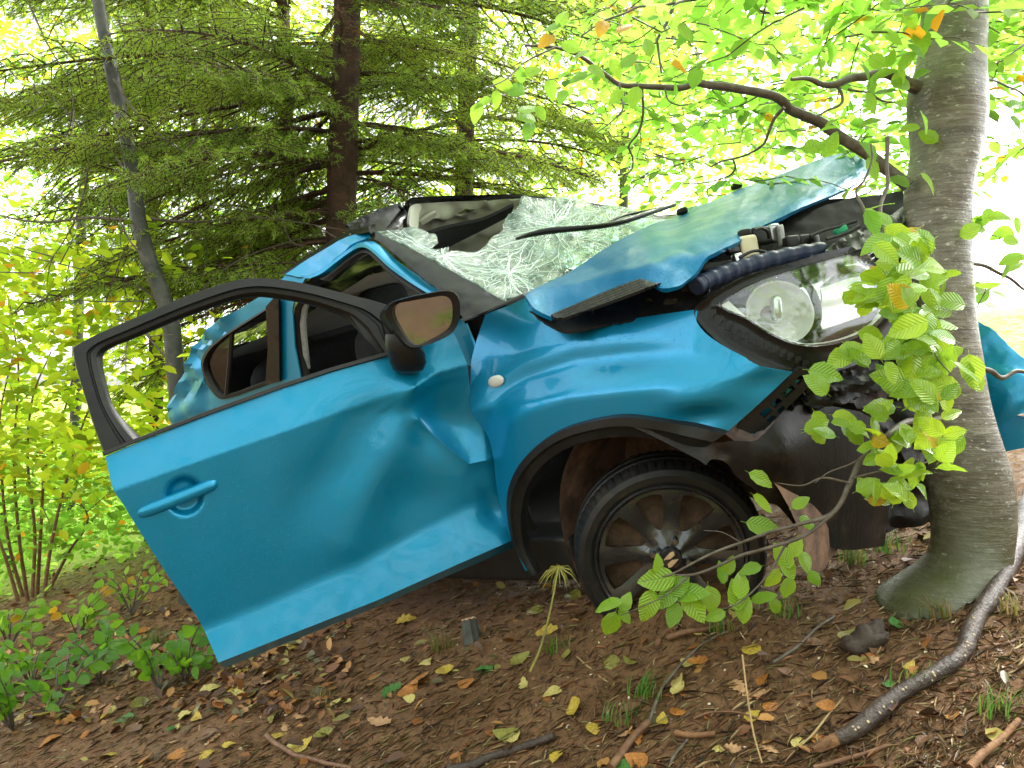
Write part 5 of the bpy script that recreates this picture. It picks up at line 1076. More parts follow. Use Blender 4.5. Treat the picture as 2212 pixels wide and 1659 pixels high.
# ---------------------------------------------------------------- spruces
def spruce_branch(name, seed, dead=False, L=1.0):
    r = random.Random(seed); Vs, Fs, mi = [], [], []
    def addtube(p, rad):
        V, Fc = tube_vf(np.array(p), rad, 4, sum(len(x) for x in Vs)); Vs.append(V); Fs.extend(Fc); mi.extend([0] * len(Fc))
    def needles(p, q, dens=300, ln=.017):
        n = int(np.linalg.norm(q - p) * dens)
        if n < 1: return
        ax = unit(q - p); t = np.random.RandomState(r.randint(0, 10**6)); s = t.rand(n)[:, None]; c = p + (q - p) * s
        dr = t.normal(size=(n, 3)); dr -= ax * (dr @ ax)[:, None]; dr[:, 2] *= .75; dr /= np.linalg.norm(dr, axis=1)[:, None] + 1e-9; dr = dr * .8 + ax * .65; dr /= np.linalg.norm(dr, axis=1)[:, None]
        w_ = np.cross(dr, t.normal(size=(n, 3))); w_ /= np.linalg.norm(w_, axis=1)[:, None] + 1e-9
        l = ln * (.7 + .6 * t.rand(n))[:, None]; b = sum(len(x) for x in Vs)
        V = np.stack([c - w_ * .0011, c + w_ * .0011, c + dr * l + w_ * .0004, c + dr * l - w_ * .0004], 1).reshape(-1, 3); Vs.append(V); Fs.extend([(b + 4 * i, b + 4 * i + 1, b + 4 * i + 2, b + 4 * i + 3) for i in range(n)]); mi.extend([1] * n)
    def main(t): return np.array([t * L, .05 * math.sin(t * 3 + seed), -.22 * t * t * L + .06 * t])
    addtube([main(t) for t in np.linspace(0, 1, 9)], np.linspace(.011, .003, 9))
    k = 0
    for t in np.arange(.12, 1.0, .035):
        sg = 1 if k % 2 else -1; k += 1
        tl = (.40 * (1 - t)**.7 + .10) * r.uniform(.7, 1.15) * L * .8; p = main(t); a = math.radians(r.uniform(38, 62)) * sg
        d = np.array([math.cos(a), math.sin(a), r.uniform(-.35, .05)]); q = p + d * tl + np.array([0, 0, -.12 * tl]); m_ = (p + q) / 2 + np.array([0, 0, .02])
        addtube([p, m_, q], (.0035, .0025, .0012))
        if dead:
            if r.random() < .6: needles(p, q, 170)
        else:
            needles(p + (m_ - p) * .2, m_); needles(m_, q)
        for s in (.25, .4, .55, .7, .85):
            for sg2 in (-1, 1):
                if r.random() < (.45 if dead else .8):
                    p2 = p + (q - p) * s; a2 = a + sg2 * math.radians(r.uniform(35, 60)); l2 = tl * (1.05 - s) * .55 * r.uniform(.6, 1.2)
                    q2 = p2 + np.array([math.cos(a2), math.sin(a2), r.uniform(-.9, -.1)]) * l2
                    addtube([p2, q2], (.0018, .001))
                    if not dead: needles(p2, q2)
    if not dead: needles(main(.75), main(1.0))
    me = bpy.data.meshes.new(name); me.from_pydata(np.vstack(Vs).tolist(), [], Fs); me.materials.append(M['spruce_bark']); me.materials.append(M['needle_dead' if dead else 'needle']); me.polygons.foreach_set('material_index', mi); me.update(); return me
SB = [spruce_branch('spruce_branch', 100 + i) for i in range(5)]; SDD = [spruce_branch('bare_branch', 200 + i, True) for i in range(2)]
def spruce(u, d, r, label, z0, z1, L, n, lowdead, azc=None, seed=1, bare=0):
    rr = random.Random(seed); x = (u - 1106) / F * d; zg = float(terrain(x, d)) - .05
    T = thing('spruce_tree', (x, d, zg), label, 'tree', 'spruces behind the car')
    zs = np.linspace(zg, z1 + .8 + ZC, 14); P = np.array([(x + .03 * math.sin(z * 1.3 + seed), d + .03 * math.cos(z * 1.1), z) for z in zs])
    tube('trunk', P, np.linspace(r * 1.25, r * .75, 14) * (1 + .05 * np.sin(np.arange(14) * 2.3)), M['spruce_bark'], T, seg=14)
    for i in range(n):
        z = z0 + (z1 - z0) * (i + rr.random()) / n + ZC; a = rr.uniform(0, 2 * math.pi) if azc is None or rr.random() < .35 else math.radians(rr.choice(azc) + rr.gauss(0, 28))
        dead = (z < lowdead + ZC and rr.random() < .75) or rr.random() < .2
        o = bpy.data.objects.new('branch', rr.choice(SDD if dead else SB)); COL.objects.link(o); o.parent = T
        if math.sin(a) < -.25 and z - ZC < 1.5: a = -a if rr.random() < .7 else a; dead = dead or math.sin(a) < -.25
        o.location = (0, 0, z - zg); o.rotation_euler = (rr.gauss(0, .25), rr.gauss(.08, .14), a); s = L * rr.uniform(.6, 1.15) * (.6 if dead else 1); o.scale = (s, s * rr.uniform(.8, 1.1), s)
    return T
spruce(742, 5.0, .088, 'tall spruce with thick red-brown trunk standing directly behind the car roof', .25, 3.3, 1.75, 54, .85, (180, 200, 230, 330, 0, 270), 3)
T0 = [o_ for o_ in COL.objects if o_.name.startswith('spruce_tree')][-1]
for k in range(18):
    o = bpy.data.objects.new('branch', SB[k % 5]); COL.objects.link(o); o.parent = T0; z = ZC + .55 + 1.5 * k / 18; o.location = (0, 0, z - ORG[T0][2]); o.rotation_euler = (random.gauss(0, .2), random.gauss(.05, .1), math.radians((172, 8, 200, 340)[k % 4] + random.gauss(0, 10))); s_ = random.uniform(1.2, 1.9); o.scale = (s_, s_, s_)
spruce(618, 6.0, .052, 'slender spruce with thin dark trunk beside the thick-trunked spruce', .5, 3.6, 1.8, 36, .8, (180, 210, 240), 5)
spruce(1010, 6.2, .07, 'spruce hidden in its own drooping boughs behind the windscreen', .35, 3.6, 1.7, 46, .6, (180, 0, 250, 290), 8)
spruce(330, 6.6, .05, 'spruce with wide flat boughs behind the curved sapling', .6, 3.6, 1.7, 34, .7, (180, 0, 250, 290), 12)
# ---------------------------------------------------------------- curved sapling
SPD = 4.3; sx = Wp(392, 980, SPD)
sap = thing('beech_sapling', (sx[0], sx[1], float(terrain(sx[0], sx[1])) - .03), 'curved thin grey-green sapling trunk behind the open door', 'tree')
sp_ = wpath([(190, -160), (212, 0), (228, 90), (245, 170), (262, 250), (280, 330), (292, 420), (302, 490), (325, 570), (352, 640), (370, 700), (377, 780), (390, 900), (402, 1040), (408, 1130)], SPD, 4)
sp_[-1][2] = ORG[sap][2]
tube('trunk', sp_, np.linspace(pxr(12, SPD), pxr(21, SPD), len(sp_)), M['sapling_bark'], sap, seg=14)
sb = []
for pts, r in (([(370, 690), (420, 640), (520, 560), (700, 500)], 3), ([(300, 480), (200, 470), (90, 480), (0, 465), (-60, 440)], 4.2), ([(300, 470), (420, 480), (560, 470), (760, 500)], 4), ([(262, 250), (200, 330), (180, 420), (150, 500), (90, 590)], 3), ([(290, 420), (250, 340), (190, 290), (100, 200), (0, 140)], 3), ([(356, 660), (300, 620), (240, 600), (130, 570), (0, 545)], 3.4), ([(325, 570), (280, 520), (240, 440), (190, 400)], 2.4), ([(380, 800), (330, 740), (290, 700), (250, 690)], 2.5), ([(352, 640), (300, 650), (180, 650), (60, 640)], 2.2), ([(245, 170), (300, 250), (400, 330), (520, 380)], 2.6), ([(60, 0), (100, 90), (150, 180), (160, 240)], 2.6)):
    W_ = wpath(pts, SPD + random.uniform(-.3, .3), 5); sb.append((W_, np.linspace(pxr(r, SPD), pxr(.8, SPD), len(W_))))
    for _ in range(4):
        q = W_[random.randrange(3, len(W_))]; e = q + np.array([random.gauss(0, .2), random.gauss(0, .15), random.gauss(-.02, .2)]); sb.append((np.array([q, (q + e) / 2 + rng.normal(size=3) * .02, e]), (.004, .003, .0015)))
for it in sb: tube('branch', it[0], it[1], M['twig'], sap, seg=5)
# ---------------------------------------------------------------- multi-stemmed bush at the left
bu = G(70, 1290); hz = thing('hazel_bush', (bu[0], bu[1], bu[2] - .02), 'leafy bush of slim brown stems beside the open door edge', 'bush')
stems = [((95, 1290), (110, 1180), (140, 1050), (185, 900), (215, 860)), ((80, 1300), (88, 1150), (100, 1000), (150, 850), (170, 700)), ((60, 1300), (40, 1150), (30, 980), (40, 800), (20, 650)), ((70, 1290), (75, 1150), (60, 1000), (70, 860), (110, 760)), ((50, 1290), (20, 1180), (5, 1050), (0, 900), (30, 760)), ((100, 1285), (150, 1190), (190, 1120), (150, 1060)), ((40, 1300), (10, 1200), (-30, 1080), (-60, 900))]
hp_ = []
for s in stems:
    W_ = wpath(s, np.linalg.norm(bu[1]) + random.uniform(-.25, .2), 5); tube('stem', W_, np.linspace(pxr(6.5, 3.6), pxr(2, 3.6), len(W_)), M['redtwig'], hz, seg=7); hp_.append(W_)
for W_ in hp_:
    for _ in range(5):
        q = W_[random.randrange(len(W_) // 3, len(W_))]; e = q + np.array([random.gauss(0, .22), random.gauss(0, .15), random.gauss(.03, .16)]); pt = np.array([q, (q + e) / 2 + rng.normal(size=3) * .02, e])
        tube('twig', pt, (.004, .003, .0015), M['redtwig'], hz, seg=4); spray(pt, hz, (.055, .08), .05, 'leaf_wet', up=(0, -.5, .8))
# ---------------------------------------------------------------- seedlings on the bank
LBL = ['broad-leaved seedling in a dense clump by the left bush stems', 'low green seedling under the rear corner of the open door', 'small seedling on the leaf-strewn bank beside the hazel bush', 'bushy green seedling between the leaf litter and a fallen twig', 'loose pale seedling growing through orange leaf litter', 'dark green seedling at the foot of the hanging door', 'light green seedling leaning on the hazel bush stems', 'low dark seedling beside a grey fallen twig', 'spreading dark seedling in front of the grey fallen twig']
for i, (u, v, n, sp2, sz, mt) in enumerate(((70, 1490, 26, .16, (.05, .075), 'leaf_dark'), (395, 1480, 26, .12, (.05, .075), 'leaf_dark'), (170, 1380, 24, .15, (.045, .07), 'leaf'), (215, 1480, 26, .16, (.05, .07), 'leaf_dark'), (285, 1330, 16, .13, (.045, .06), 'leaf'), (345, 1500, 22, .12, (.05, .07), 'leaf_dark'), (20, 1400, 22, .16, (.055, .08), 'leaf'), (120, 1540, 22, .15, (.05, .075), 'leaf_dark'), (30, 1580, 22, .15, (.05, .075), 'leaf_dark'))):
    b_ = G(u, v); sdl = thing('seedling', b_ - np.array([0, 0, .01]), LBL[i], 'plant', 'seedlings on the bank'); k = 0
    for _ in range(8):
        e = b_ + np.array([random.gauss(0, sp2), random.gauss(0, sp2 * .7), random.uniform(.10, .28)]); pt = np.array([b_, b_ * .5 + e * .5 + np.array([0, 0, .05]), e]); tube('stem', pt, (.004, .003, .0015), M['twig'], sdl, seg=5)
        spray(pt, sdl, sz, .034, mt, up=(0, -.55, .8), start=.3)
# ---------------------------------------------------------------- the wood behind
def wood(name, label, cat, N, ur, vr, dr, kind, cl=26, size=(.07, .11), spread=.30, keep=None):
    P, D, Nn, S, K = [], [], [], [], []
    nc = N // cl
    for _ in range(nc):
        while True:
            u, v = random.uniform(*ur), random.uniform(*vr)
            if keep is None or keep(u, v): break
        d = random.uniform(*dr); c = Wp(u, v, d)
        if c[2] < float(terrain(c[0], c[1])) + .05: c[2] = float(terrain(c[0], c[1])) + random.uniform(.05, .5)
        q = c + rng.normal(size=(cl, 3)) * np.array([spread, spread, spread * .45]); P.append(q); D.append(rdir(cl, .5)); Nn.append(np.array([0, -.35, .8]) + rng.normal(size=(cl, 3)) * .5); S.append(rng.uniform(*size, cl)); K.append(leafcols(cl, kind) * random.uniform(.72, 1.15))
    o = leaf_cloud(name, np.vstack(P), np.vstack(D), np.vstack(Nn), np.concatenate(S), np.vstack(K), M['mass']); tag(o, label, cat); return o
wood('woodland_leaves', 'sunlit yellow-green leaves of the wood behind the spruces', 'foliage', 32000, (-260, 1420), (-120, 980), (7.5, 18), 'gold', keep=lambda u, v: mnoise.noise(Vector((u / 130, v / 110, 1))) > -.25 - .2 * (v < 350))
wood('pale_woodland_leaves', 'pale sunlit leaves of the wood beyond the beech', 'foliage', 9000, (1200, 2400), (-120, 520), (6.5, 12), 'pale', keep=lambda u, v: mnoise.noise(Vector((u / 150, v / 120, 7))) > .05 and not (u > 2050 and v > 150) and v < 200 + (u < 1700) * 240)
wood('backdrop_leaves', 'pale green leaves of the farther wood behind the spruces', 'foliage', 15000, (-260, 1300), (-160, 560), (11, 22), 'lime', size=(.10, .16), spread=.5)
wood('undergrowth', 'bright green undergrowth on the low ground past the bank', 'undergrowth', 16000, (-420, 640), (980, 1240), (5.5, 12), 'lime', size=(.05, .09), spread=.22)
wood('near_wood_leaves', 'larger yellow-green leaves hanging between the sapling and the door', 'foliage', 3600, (-120, 420), (540, 1060), (4.4, 6.5), 'gold', cl=18, size=(.07, .10), spread=.2, keep=lambda u, v: mnoise.noise(Vector((u / 90, v / 90, 3))) > -.1)
for k, (u, d, r, x2) in enumerate(((480, 8.5, .05, -20), (120, 9.5, .07, 30), (1330, 9, .06, 20), (30, 7.5, .035, -40))):
    x = (u - 1106) / F * d; zg = float(terrain(x, d)) - .05
    t_ = thing('woodland_tree', (x, d, zg), ['slim dark trunk far behind the slender spruce', 'dark trunk deep in the yellow wood behind the hazel bush', 'dark trunk behind the spruce boughs near the beech leaves', 'thin stem in the wood behind the hazel bush'][k], 'tree')
    tube('trunk', np.array([(x + .1 * math.sin(z * .8 + k) + x2 / 300 * z, d, zg + z) for z in np.linspace(0, 7, 14)]), np.linspace(r, r * .6, 14), M['sapling_bark'], t_, seg=10)

# unseen wood added behind the camera to dim the car; shows in the mirror
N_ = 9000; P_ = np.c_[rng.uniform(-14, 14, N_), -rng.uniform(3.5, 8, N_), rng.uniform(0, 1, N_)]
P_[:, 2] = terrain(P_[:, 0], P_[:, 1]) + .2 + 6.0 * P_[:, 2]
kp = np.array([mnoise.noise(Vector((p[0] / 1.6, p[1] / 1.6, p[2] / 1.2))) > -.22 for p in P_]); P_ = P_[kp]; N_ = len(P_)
o = leaf_cloud('added_shade_wood', P_, rdir(N_, .5), rng.normal(size=(N_, 3)) + (0, .6, .3), rng.uniform(.20, .34, N_), leafcols(N_, 'lime') * .55, M['mass']); tag(o, 'unseen leafy wood added to shade the car, reflected in its mirror', 'foliage')
for k, (x, y) in enumerate(((-1.2, -3.6),)):
    zg = float(terrain(x, y)) - .05; t_ = thing('woodland_tree', (x, y, zg), 'tree facing the car, dark in its mirror', 'tree')
    tube('trunk', np.array([(x + .08 * math.sin(z * .8 + k), y, zg + z) for z in np.linspace(0, 7, 12)]), np.linspace(.16, .10, 12), M['sapling_bark'], t_, seg=12)
# ================================================================ FOREST FLOOR
Z8 = zz(994.4, 1180.9, .4495); Z9 = zz(0, 1056.6, .5001)
def gsample(n, ur=(-120, 2330), vr=(1120, 1800)):
    """points spread evenly over the visible ground"""
    u = rng.uniform(*ur, n); v = rng.uniform(*vr, n); rx = (u - 1106) / F; rz = (829.5 - v) / F
    y = -1.18 / (rz - .296 * rx - .125); k = (y > .6) & (y < 7); x = rx[k] * y[k]; y = y[k]; return x, y, ground_z(x, y)
GN = unit(np.array([-.296, -.125, 1]))
# needles, straw and bits of twig
x, y, z = gsample(18000); xb = rng.uniform(-4, 4, 3000); yb = rng.uniform(-5, 1.6, 3000); x = np.r_[x, xb]; y = np.r_[y, yb]; z = np.r_[z, ground_z(xb, yb)]; n = len(x); a = np.where(rng.random(n) < .55, rng.normal(.7, .5, n), rng.uniform(0, 2 * np.pi, n)); d = np.c_[np.cos(a), np.sin(a), .296 * np.cos(a) + .125 * np.sin(a) + rng.normal(0, .10, n)]
pal = np.array([(.34, .22, .11), (.16, .09, .05), (.46, .34, .18), (.08, .05, .03), (.28, .13, .06), (.22, .20, .08)]); col = pal[rng.integers(0, 6, n)] * rng.uniform(.6, 1.2, (n, 1))
o = leaf_cloud('needle_litter', np.c_[x, y, z + .003 + .004 * rng.random(n)], d, GN + rng.normal(size=(n, 3)) * .5, rng.uniform(.012, .062, n), col, M['litter'], width=rng.uniform(.02, .06, n)); tag(o, 'straw, needles and twig bits scattered over the soil', 'litter')
# crumbs and chips
x, y, z = gsample(9000); n = len(x); pal = np.array([(.09, .05, .03), (.05, .028, .016), (.55, .48, .32), (.18, .10, .05), (.12, .08, .05), (.03, .018, .01)]); col = pal[rng.choice(6, n, p=[.28, .26, .05, .16, .15, .10])]
o = leaf_cloud('soil_crumbs', np.c_[x, y, z + .002], rdir(n, .3), GN + rng.normal(size=(n, 3)) * .5, rng.uniform(.004, .014, n), col, M['litter'], width=rng.uniform(.7, 1.6, n)); tag(o, 'crumbs of soil and pale chips on the ground', 'litter')
# rotting leaves, thick at the left, thin elsewhere
xs, ys, zs = [], [], []
xb = rng.uniform(-4, 4, 1500); yb = rng.uniform(-5, 1.4, 1500)
for q in (gsample(2200, (-150, 760), (1150, 1560)), gsample(420), (xb, yb, ground_z(xb, yb))): xs.append(q[0]); ys.append(q[1]); zs.append(q[2])
x, y, z = map(np.concatenate, (xs, ys, zs)); n = len(x); pal = np.array([(.16, .07, .03), (.25, .10, .03), (.09, .045, .025), (.34, .17, .05), (.30, .25, .07), (.12, .10, .04)]); col = pal[rng.integers(0, 6, n)] * rng.uniform(.6, 1.1, (n, 1))
o = leaf_cloud('leaf_litter', np.c_[x, y, z + .006 + .008 * rng.random(n)], rdir(n, .4), GN + rng.normal(size=(n, 3)) * .35, rng.uniform(.025, .06, n), col, M['litter'], width=rng.uniform(.7, 1.3, n)); tag(o, 'rotting brown leaves spread over the bank', 'litter')
# single fallen leaves
FM = {}
def fmesh(c, oak, i):
    k = (c, oak, i)
    if k not in FM: FM[k] = leaf_mesh('fallen_leaf', M['fl_' + c], .34 if oak else .36, .5 * ((i % 3) - .6), .25 * ((i % 2) * 2 - .6), 50 + i, oak)
    return FM[k]
LAB = {'yellow': 'small bright yellow fallen leaf lying on the brown soil', 'pale': 'pale straw-coloured fallen leaf lying on the soil', 'brown': 'dark brown curled fallen leaf lying on the soil', 'orange': 'orange-brown fallen leaf lying on the soil', 'green': 'green leaf lying loose on the bare soil', 'olive': 'olive-yellow fallen leaf lying on the soil', 'tan': 'tan lobed oak leaf lying on the soil'}
fl = [(Z8, 305, 655, 'pale', 30), (Z8, 440, 730, 'pale', 34), (Z8, 405, 740, 'orange', 40), (Z8, 555, 775, 'yellow', 44), (Z8, 640, 870, 'yellow', 34), (Z8, 225, 920, 'olive', 48), (Z8, 470, 1000, 'yellow', 36), (Z8, 120, 590, 'green', 38), (Z8, 290, 540, 'olive', 38), (Z8, 410, 415, 'yellow', 46), (Z8, 355, 332, 'olive', 40), (Z8, 545, 262, 'olive', 38), (Z8, 725, 560, 'olive', 40), (Z8, 1050, 690, 'pale', 34), (Z8, 1400, 470, 'yellow', 44), (Z8, 1425, 700, 'tan', 52), (Z8, 1455, 632, 'orange', 38), (Z8, 1490, 760, 'orange', 36), (Z8, 1140, 550, 'orange', 36), (Z8, 1040, 780, 'orange', 36), (Z8, 970, 820, 'yellow', 28), (Z8, 1880, 450, 'olive', 64), (Z8, 1890, 270, 'yellow', 30), (Z8, 2090, 400, 'green', 34), (Z8, 2060, 665, 'green', 30), (Z8, 850, 1035, 'orange', 44), (Z8, 780, 1050, 'green', 34), (Z8, 1250, 970, 'pale', 34), (Z8, 560, 345, 'brown', 34), (Z8, 1330, 660, 'tan', 40), (Z8, 2160, 590, 'yellow', 24), (Z8, 1700, 470, 'brown', 40),
      (Z9, 1825, 755, 'pale', 46), (Z9, 1925, 800, 'yellow', 46), (Z9, 1800, 825, 'orange', 48), (Z9, 1765, 880, 'orange', 52), (Z9, 1755, 570, 'yellow', 38), (Z9, 1755, 730, 'pale', 28), (Z9, 1640, 1030, 'tan', 50), (Z9, 1200, 1050, 'yellow', 40), (Z9, 1305, 1110, 'yellow', 38), (Z9, 1415, 1060, 'brown', 36), (Z9, 1280, 920, 'pale', 30), (Z9, 1450, 945, 'pale', 26), (Z9, 1290, 975, 'tan', 34), (Z9, 1690, 890, 'green', 36), (Z9, 2090, 780, 'green', 36), (Z9, 870, 1160, 'yellow', 48), (Z9, 600, 930, 'olive', 44), (Z9, 530, 1000, 'green', 44), (Z9, 750, 1045, 'green', 30), (Z9, 850, 1005, 'yellow', 24), (Z9, 465, 1150, 'yellow', 48), (Z9, 630, 1180, 'orange', 36), (Z9, 585, 705, 'pale', 36), (Z9, 500, 665, 'orange', 36), (Z9, 530, 615, 'pale', 28), (Z9, 560, 740, 'orange', 36), (Z9, 900, 1075, 'brown', 40), (Z9, 1620, 810, 'orange', 26), (Z9, 940, 950, 'brown', 32), (Z9, 210, 1090, 'orange', 44), (Z9, 330, 880, 'tan', 44), (Z9, 1030, 890, 'pale', 30), (Z9, 1380, 915, 'orange', 30)]
fl = [(*f_(a, b), c, s) for f_, a, b, c, s in fl]
for _ in range(95):
    u, v = (random.uniform(20, 640), random.uniform(1190, 1640)) if random.random() < .6 else (random.uniform(500, 2200), random.uniform(1380, 1650))
    fl.append((u, v, random.choice(['orange', 'brown', 'orange', 'tan', 'pale', 'yellow', 'olive']), random.uniform(22, 40)))
for i, (u, v, c, s) in enumerate(fl):
    p = G(u, v); 
    if not (.8 < p[1] < 8): continue
    p[2] = float(ground_z(np.array([p[0]]), np.array([p[1]]))[0]) + .008; a = random.uniform(0, 2 * math.pi); dr = unit(np.array([math.cos(a), math.sin(a), .296 * math.cos(a) + .125 * math.sin(a)]))
    sz = np.clip(s / F * p[1] * 1.35, .03, .085); o = put('fallen_leaf', fmesh(c, c in ('tan',) or i % 9 == 0, i % 5), p - dr * sz * .5, dr, unit(GN + rng.normal(size=3) * .28), sz)
    lab_, grp_ = LAB[c], c + ' leaves fallen on the ground'
    if s == 52 and c == 'tan': lab_, grp_ = 'large tan lobed oak leaf beside the tall pale straw stalk', None
    if s == 64: lab_, grp_ = 'large olive-yellow leaf draped beside the dark muddy stone', None
    tag(o, lab_, 'leaf', grp_)
# the thick wet branch lying along the ground, its broken end in front
lg = [Z6(*q) for q in ((1010, 560), (985, 640), (955, 740), (920, 840), (860, 960), (790, 1060), (755, 1140), (742, 1195), (690, 1245), (600, 1300), (500, 1352), (430, 1405), (370, 1460), (300, 1515), (235, 1545))]
lw = np.array([46, 46, 46, 46, 46, 44, 42, 40, 42, 42, 42, 42, 42, 42, 40]) * .43; LP = []
for (u, v), w_ in zip(lg, lw): p = G(u, v, .0); p = G(u, v, w_ / F * p[1] * .8); LP.append(p)
LP = np.array(LP); sidx = np.linspace(0, len(LP) - 1, 90); LPs = np.array([np.interp(sidx, range(len(LP)), LP[:, i]) for i in range(3)]).T
for _ in range(3): LPs[1:-1] = (LPs[:-2] + 2 * LPs[1:-1] + LPs[2:]) / 4
lr = np.interp(sidx, range(len(LP)), [w_ / F * p[1] for w_, p in zip(lw, LP)])
lr = lr * (1 + .20 * np.array([mnoise.fractal(Vector(p) * 14, 1, 2, 3) for p in LPs]))
log = thing('fallen_branch', LPs[60] - np.array([0, 0, lr[60]]), 'thick wet dark branch lying across the soil by the beech base', 'branch')
tube('limb', LPs, lr, M['log_bark'], log, seg=18)
for i in range(26):
    k = random.randrange(30, 88); t = unit(LPs[k + 1] - LPs[k - 1]); n = unit(np.array([random.uniform(-.6, .3), -.7, random.uniform(.1, .9)])); n = unit(n - t * (n @ t)); b = np.cross(t, n); c = LPs[k] + n * lr[k] * .97; s = random.uniform(.0015, .0042)
    superell('bark_fleck', c, t * s * random.uniform(.6, 1.2), b * s, n * .0025, M['fleck'], log, e=.9, nu=8, nv=5)
e = LPs[-1]; t = unit(LPs[-1] - LPs[-4]); b1 = unit(np.cross(t, (0, 0, 1))); b2 = np.cross(b1, t); R0 = lr[-1]
loops = []
for s, r in ((-.01, .93), (.02, .9), (.035, .8), (.05, .5), (.056, .1)):
    loops.append(np.array([e + t * (s + .022 * mnoise.noise(Vector((k * 1.3, r * 3, 2)))) + R0 * r * (math.cos(k * math.pi / 9) * b1 + math.sin(k * math.pi / 9) * b2) for k in range(18)]))
loft('broken_end', loops, M['wood'], log, sharp=20)
# sticks
def gpath(pts, lift, n=6):
    P = smooth(pts, False, 80, n); out = []
    for u, v in P: out.append(G(u, v, lift))
    return np.array(out)
sticks = [(Z9, ((1150, 1065), (1200, 1105), (1280, 1150), (1400, 1182), (1520, 1205)), .009, 'redtwig', 'pale brown curved stick lying on the bare soil below the door'), (Z8, ((-60, 1075), (60, 1050), (150, 1010), (330, 955), (450, 905)), .014, 'log_bark', 'dark root breaking the soil surface'),
          (Z8, ((720, 1062), (780, 985), (830, 920), (905, 840)), .011, 'redtwig', 'red-brown stick on the soil beside an orange leaf'), (Z8, ((990, 440), (1080, 415), (1180, 395), (1310, 352)), .009, 'redtwig', 'reddish stick below the leaves hanging by the wheel'), (Z8, ((1700, 1062), (1800, 1040), (1900, 1010), (2060, 960)), .006, 'redtwig', 'thin stick behind the broken end of the thick branch'),
          (Z8, ((1030, 892), (1100, 902), (1160, 905), (1225, 898)), .008, 'wood', 'short bare pale stick on the soil'), (Z8, ((560, 530), (620, 580), (705, 648)), .003, 'straw', 'short straw-coloured stalk on the soil by an olive leaf'), (Z8, ((1640, 950), (1720, 870), (1780, 790), (1850, 712)), .003, 'straw', 'thin straw stalk leaning on the thick branch'),
          (Z8, ((1500, 560), (1620, 480), (1700, 400), (1800, 335)), .005, 'twig', 'thin grey twig pointing up to the beech base'), (Z8, ((1120, 830), (1200, 800), (1350, 800), (1480, 850)), .003, 'redtwig', 'very thin dark red twig arched over the soil'), (Z9, ((-20, 990), (120, 970), (250, 955), (400, 995)), .008, 'twig', 'grey fallen twig among the seedlings'), (Z9, ((380, 600), (480, 560), (560, 500), (640, 470)), .006, 'twig', 'dark twig across the orange leaf litter'),
          (Z6, ((465, 740), (520, 700), (590, 650)), .008, 'redtwig', 'reddish stick in the hollow under the car front'), (Z6, ((790, 1195), (860, 1180), (985, 1150)), .009, 'redtwig', 'brown stick touching the thick branch'), (Z6, ((760, 1660), (850, 1570), (950, 1470)), .009, 'wood', 'bare orange stick near the thick branch'), (Z8, ((900, 860), (960, 700), (1060, 560), (1190, 450), (1290, 400)), .004, 'twig', 'long dark root lying down the slope'), (Z8, ((1000, 1062), (1060, 960), (1090, 920)), .004, 'twig', 'short dark twig by the bare pale stick')]
for zf, pts, r, mt, lb in sticks:
    P = gpath(zf(*pts), r * .7); P = P + .004 * np.array([mnoise.noise_vector(Vector(p) * 16) for p in P]); o = tube('stick', P, np.linspace(r, r * .7, len(P)) * (1 + .15 * np.array([mnoise.noise(Vector(p) * 40) for p in P])), M[mt], None, seg=8); tag(o, lb, 'stick', 'sticks on the soil')
o = tube('straw_stalk', wpath(Z8((1450, 1040), (1410, 900), (1380, 720), (1365, 600), (1355, 520)), (1.62, 1.75), 5), .0020, M['straw'], None, seg=6); tag(o, 'tall pale straw stalk rising over a tan oak leaf', 'stalk')
# cut stump
sb_ = G(*Z8(55, 440)); tp = Wp(*Z8(40, 345), sb_[1] + .02); tx = unit(tp - sb_); s1 = unit(np.cross(tx, (0, 1, 0))); s2 = np.cross(tx, s1)
st = thing('stump', sb_ - np.array([0, 0, .02]), 'small mossy cut stump below the door sill', 'stump'); Ls = np.linalg.norm(tp - sb_)
loft('stem', [np.array([sb_ + tx * (q * Ls - (.03 if q == 0 else 0)) + r * (1 + .08 * math.sin(3 * k)) * (math.cos(k * .349) * s1 + math.sin(k * .349) * s2) for k in range(18)]) for q, r in ((0, .034), (.5, .028), (.97, .026))], M['sapling_bark'], st)
loft('cut_face', [np.array([sb_ + tx * (Ls * q) + r * (math.cos(k * .349) * s1 + math.sin(k * .349) * s2) + tx * .006 * mnoise.noise(Vector((k, q, 3))) for k in range(18)]) for q, r in ((.93, .0262), (1.0, .0255), (1.02, .018), (1.0, .004))], M['cutwood'], st, sharp=20)
# muddy stone
p = G(*Z8(1945, 470)); o = superell('stone', p + np.array([0, 0, .012]), (.052, .01, .02), (-.01, .04, 0), (-.01, 0, .034), M['stone'], None, e=.85, nu=36, nv=22)
for v_ in o.data.vertices: v_.co *= 1 + .28 * mnoise.fractal(v_.co * 26, 1., 2., 3)
tag(o, 'dark muddy stone half covered by an olive leaf', 'stone')
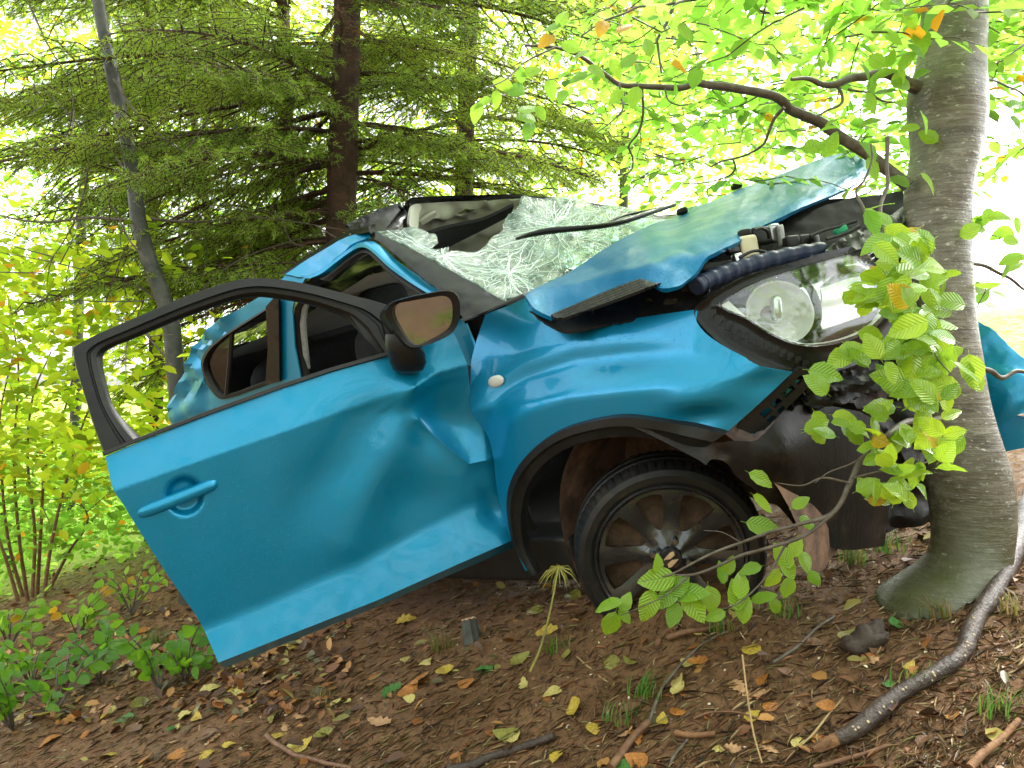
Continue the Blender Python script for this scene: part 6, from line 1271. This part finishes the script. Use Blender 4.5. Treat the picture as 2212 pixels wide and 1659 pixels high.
# grass
def tuft(u, v, n, h, cols, label, lean=(0, 0), d=None):
    b = G(u, v); P, Dd, Nn, S, K, Wd = [], [], [], [], [], []
    V, Fc, cl = [], [], []
    for _ in range(n):
        p0 = b + np.array([random.gauss(0, .022), random.gauss(0, .018), -.004]); L = h * random.uniform(.5, 1.15); a = random.uniform(0, 2 * math.pi); out = np.array([math.cos(a) * random.uniform(.1, .7) + lean[0], math.sin(a) * .5 + lean[1], 0]); c = np.array(random.choice(cols)) * random.uniform(.7, 1.2); wv = random.uniform(.0012, .0026); s0 = len(V); sdv = unit(np.cross(out + (0, 0, .01), (0, 0, 1)))
        for i in range(6):
            t = i / 5; p = p0 + out * L * t * t * .8 + np.array([0, 0, L * (t - .45 * t * t)]); ww = wv * (1 - t * .95); V += [p - sdv * ww, p + sdv * ww]; cl += [c, c]
        for i in range(5): q = s0 + 2 * i; Fc.append((q, q + 1, q + 3, q + 2))
    o = mk('grass_tuft', V, Fc, M['grass'], None, loc=b, col=np.array(cl), sharp=None); tag(o, label, 'grass', 'grass tufts on the slope'); return o
gr = [(.10, .30, .03), (.18, .36, .04), (.28, .36, .06)]; dry = [(.45, .32, .14), (.36, .22, .09), (.25, .28, .07)]
for u, v, n, h, c, lb, ln in ((1850, 1215, 60, .17, gr + dry, 'mixed green and straw grass tuft left of the beech base', (-.3, 0)), (1930, 1190, 24, .14, gr, 'thin green grass tuft under the car front', (.1, 0)), (1690, 1330, 50, .13, gr + dry, 'grass tuft below the leaves hanging by the wheel', (0, 0)), (1560, 1360, 40, .11, dry + gr, 'dry grass tuft in front of the wheel', (-.2, 0)), (955, 1400, 50, .13, dry + gr[2:], 'dry drooping grass tuft beside the cut stump', (-.3, -.1)), (1390, 1500, 40, .10, gr, 'fresh green grass tuft on open soil', (.5, 0)), (2030, 1335, 50, .12, dry, 'straw-coloured grass tuft at the beech foot', (-.6, 0)), (1975, 1480, 26, .09, gr + dry, 'short grass tuft beside the thick branch', (.2, 0)), (2150, 1540, 60, .10, gr + dry, 'grass tuft right of the thick branch', (.3, 0)), (1200, 1405, 30, .10, gr, 'little grass tuft under the door hinge end', (-.3, 0)), (700, 1505, 26, .07, dry, 'sparse dry grass under the door corner', (.2, 0)), (330, 1390, 50, .14, gr, 'green grass tuft among the seedlings', (0, 0)), (1345, 1560, 26, .09, dry + gr, 'short half-dry grass tuft near a yellow leaf', (.4, 0)), (2190, 1330, 40, .11, dry, 'dry grass tuft behind the thick branch', (-.2, 0))):
    tuft(u, v, n, h, c, lb, ln)
# weed stalk with a tattered head in front of the sill
ws = thing('weed_stalk', G(1150, 1452), 'tall bent green weed stalk with a frayed head before the wheel', 'plant')
wp_ = wpath(Z8((335, 600), (380, 500), (415, 380), (440, 270), (462, 150), (472, 95)), (2.0, 2.06), 5); tube('stem', wp_, np.linspace(.0032, .0022, len(wp_)), M['fl_olive'], ws, seg=6)
V, Fc = [], []
for _ in range(26):
    a = random.uniform(0, 2 * math.pi); o_ = np.array([math.cos(a), random.gauss(0, .4), math.sin(a) * .5 - .55]) * random.uniform(.02, .06); sdv = unit(np.cross(o_, (0, 1, 0))) * .0015; p0 = wp_[-1]; s = len(V); V += [p0 - sdv, p0 + sdv, p0 + o_ * .6 + sdv + (0, 0, .004), p0 + o_ * .6 - sdv + (0, 0, .004), p0 + o_ + (0, 0, -.012)]; Fc += [(s, s + 1, s + 2, s + 3), (s + 3, s + 2, s + 4)]
mk('frayed_head', V, Fc, M['fl_olive'], ws)
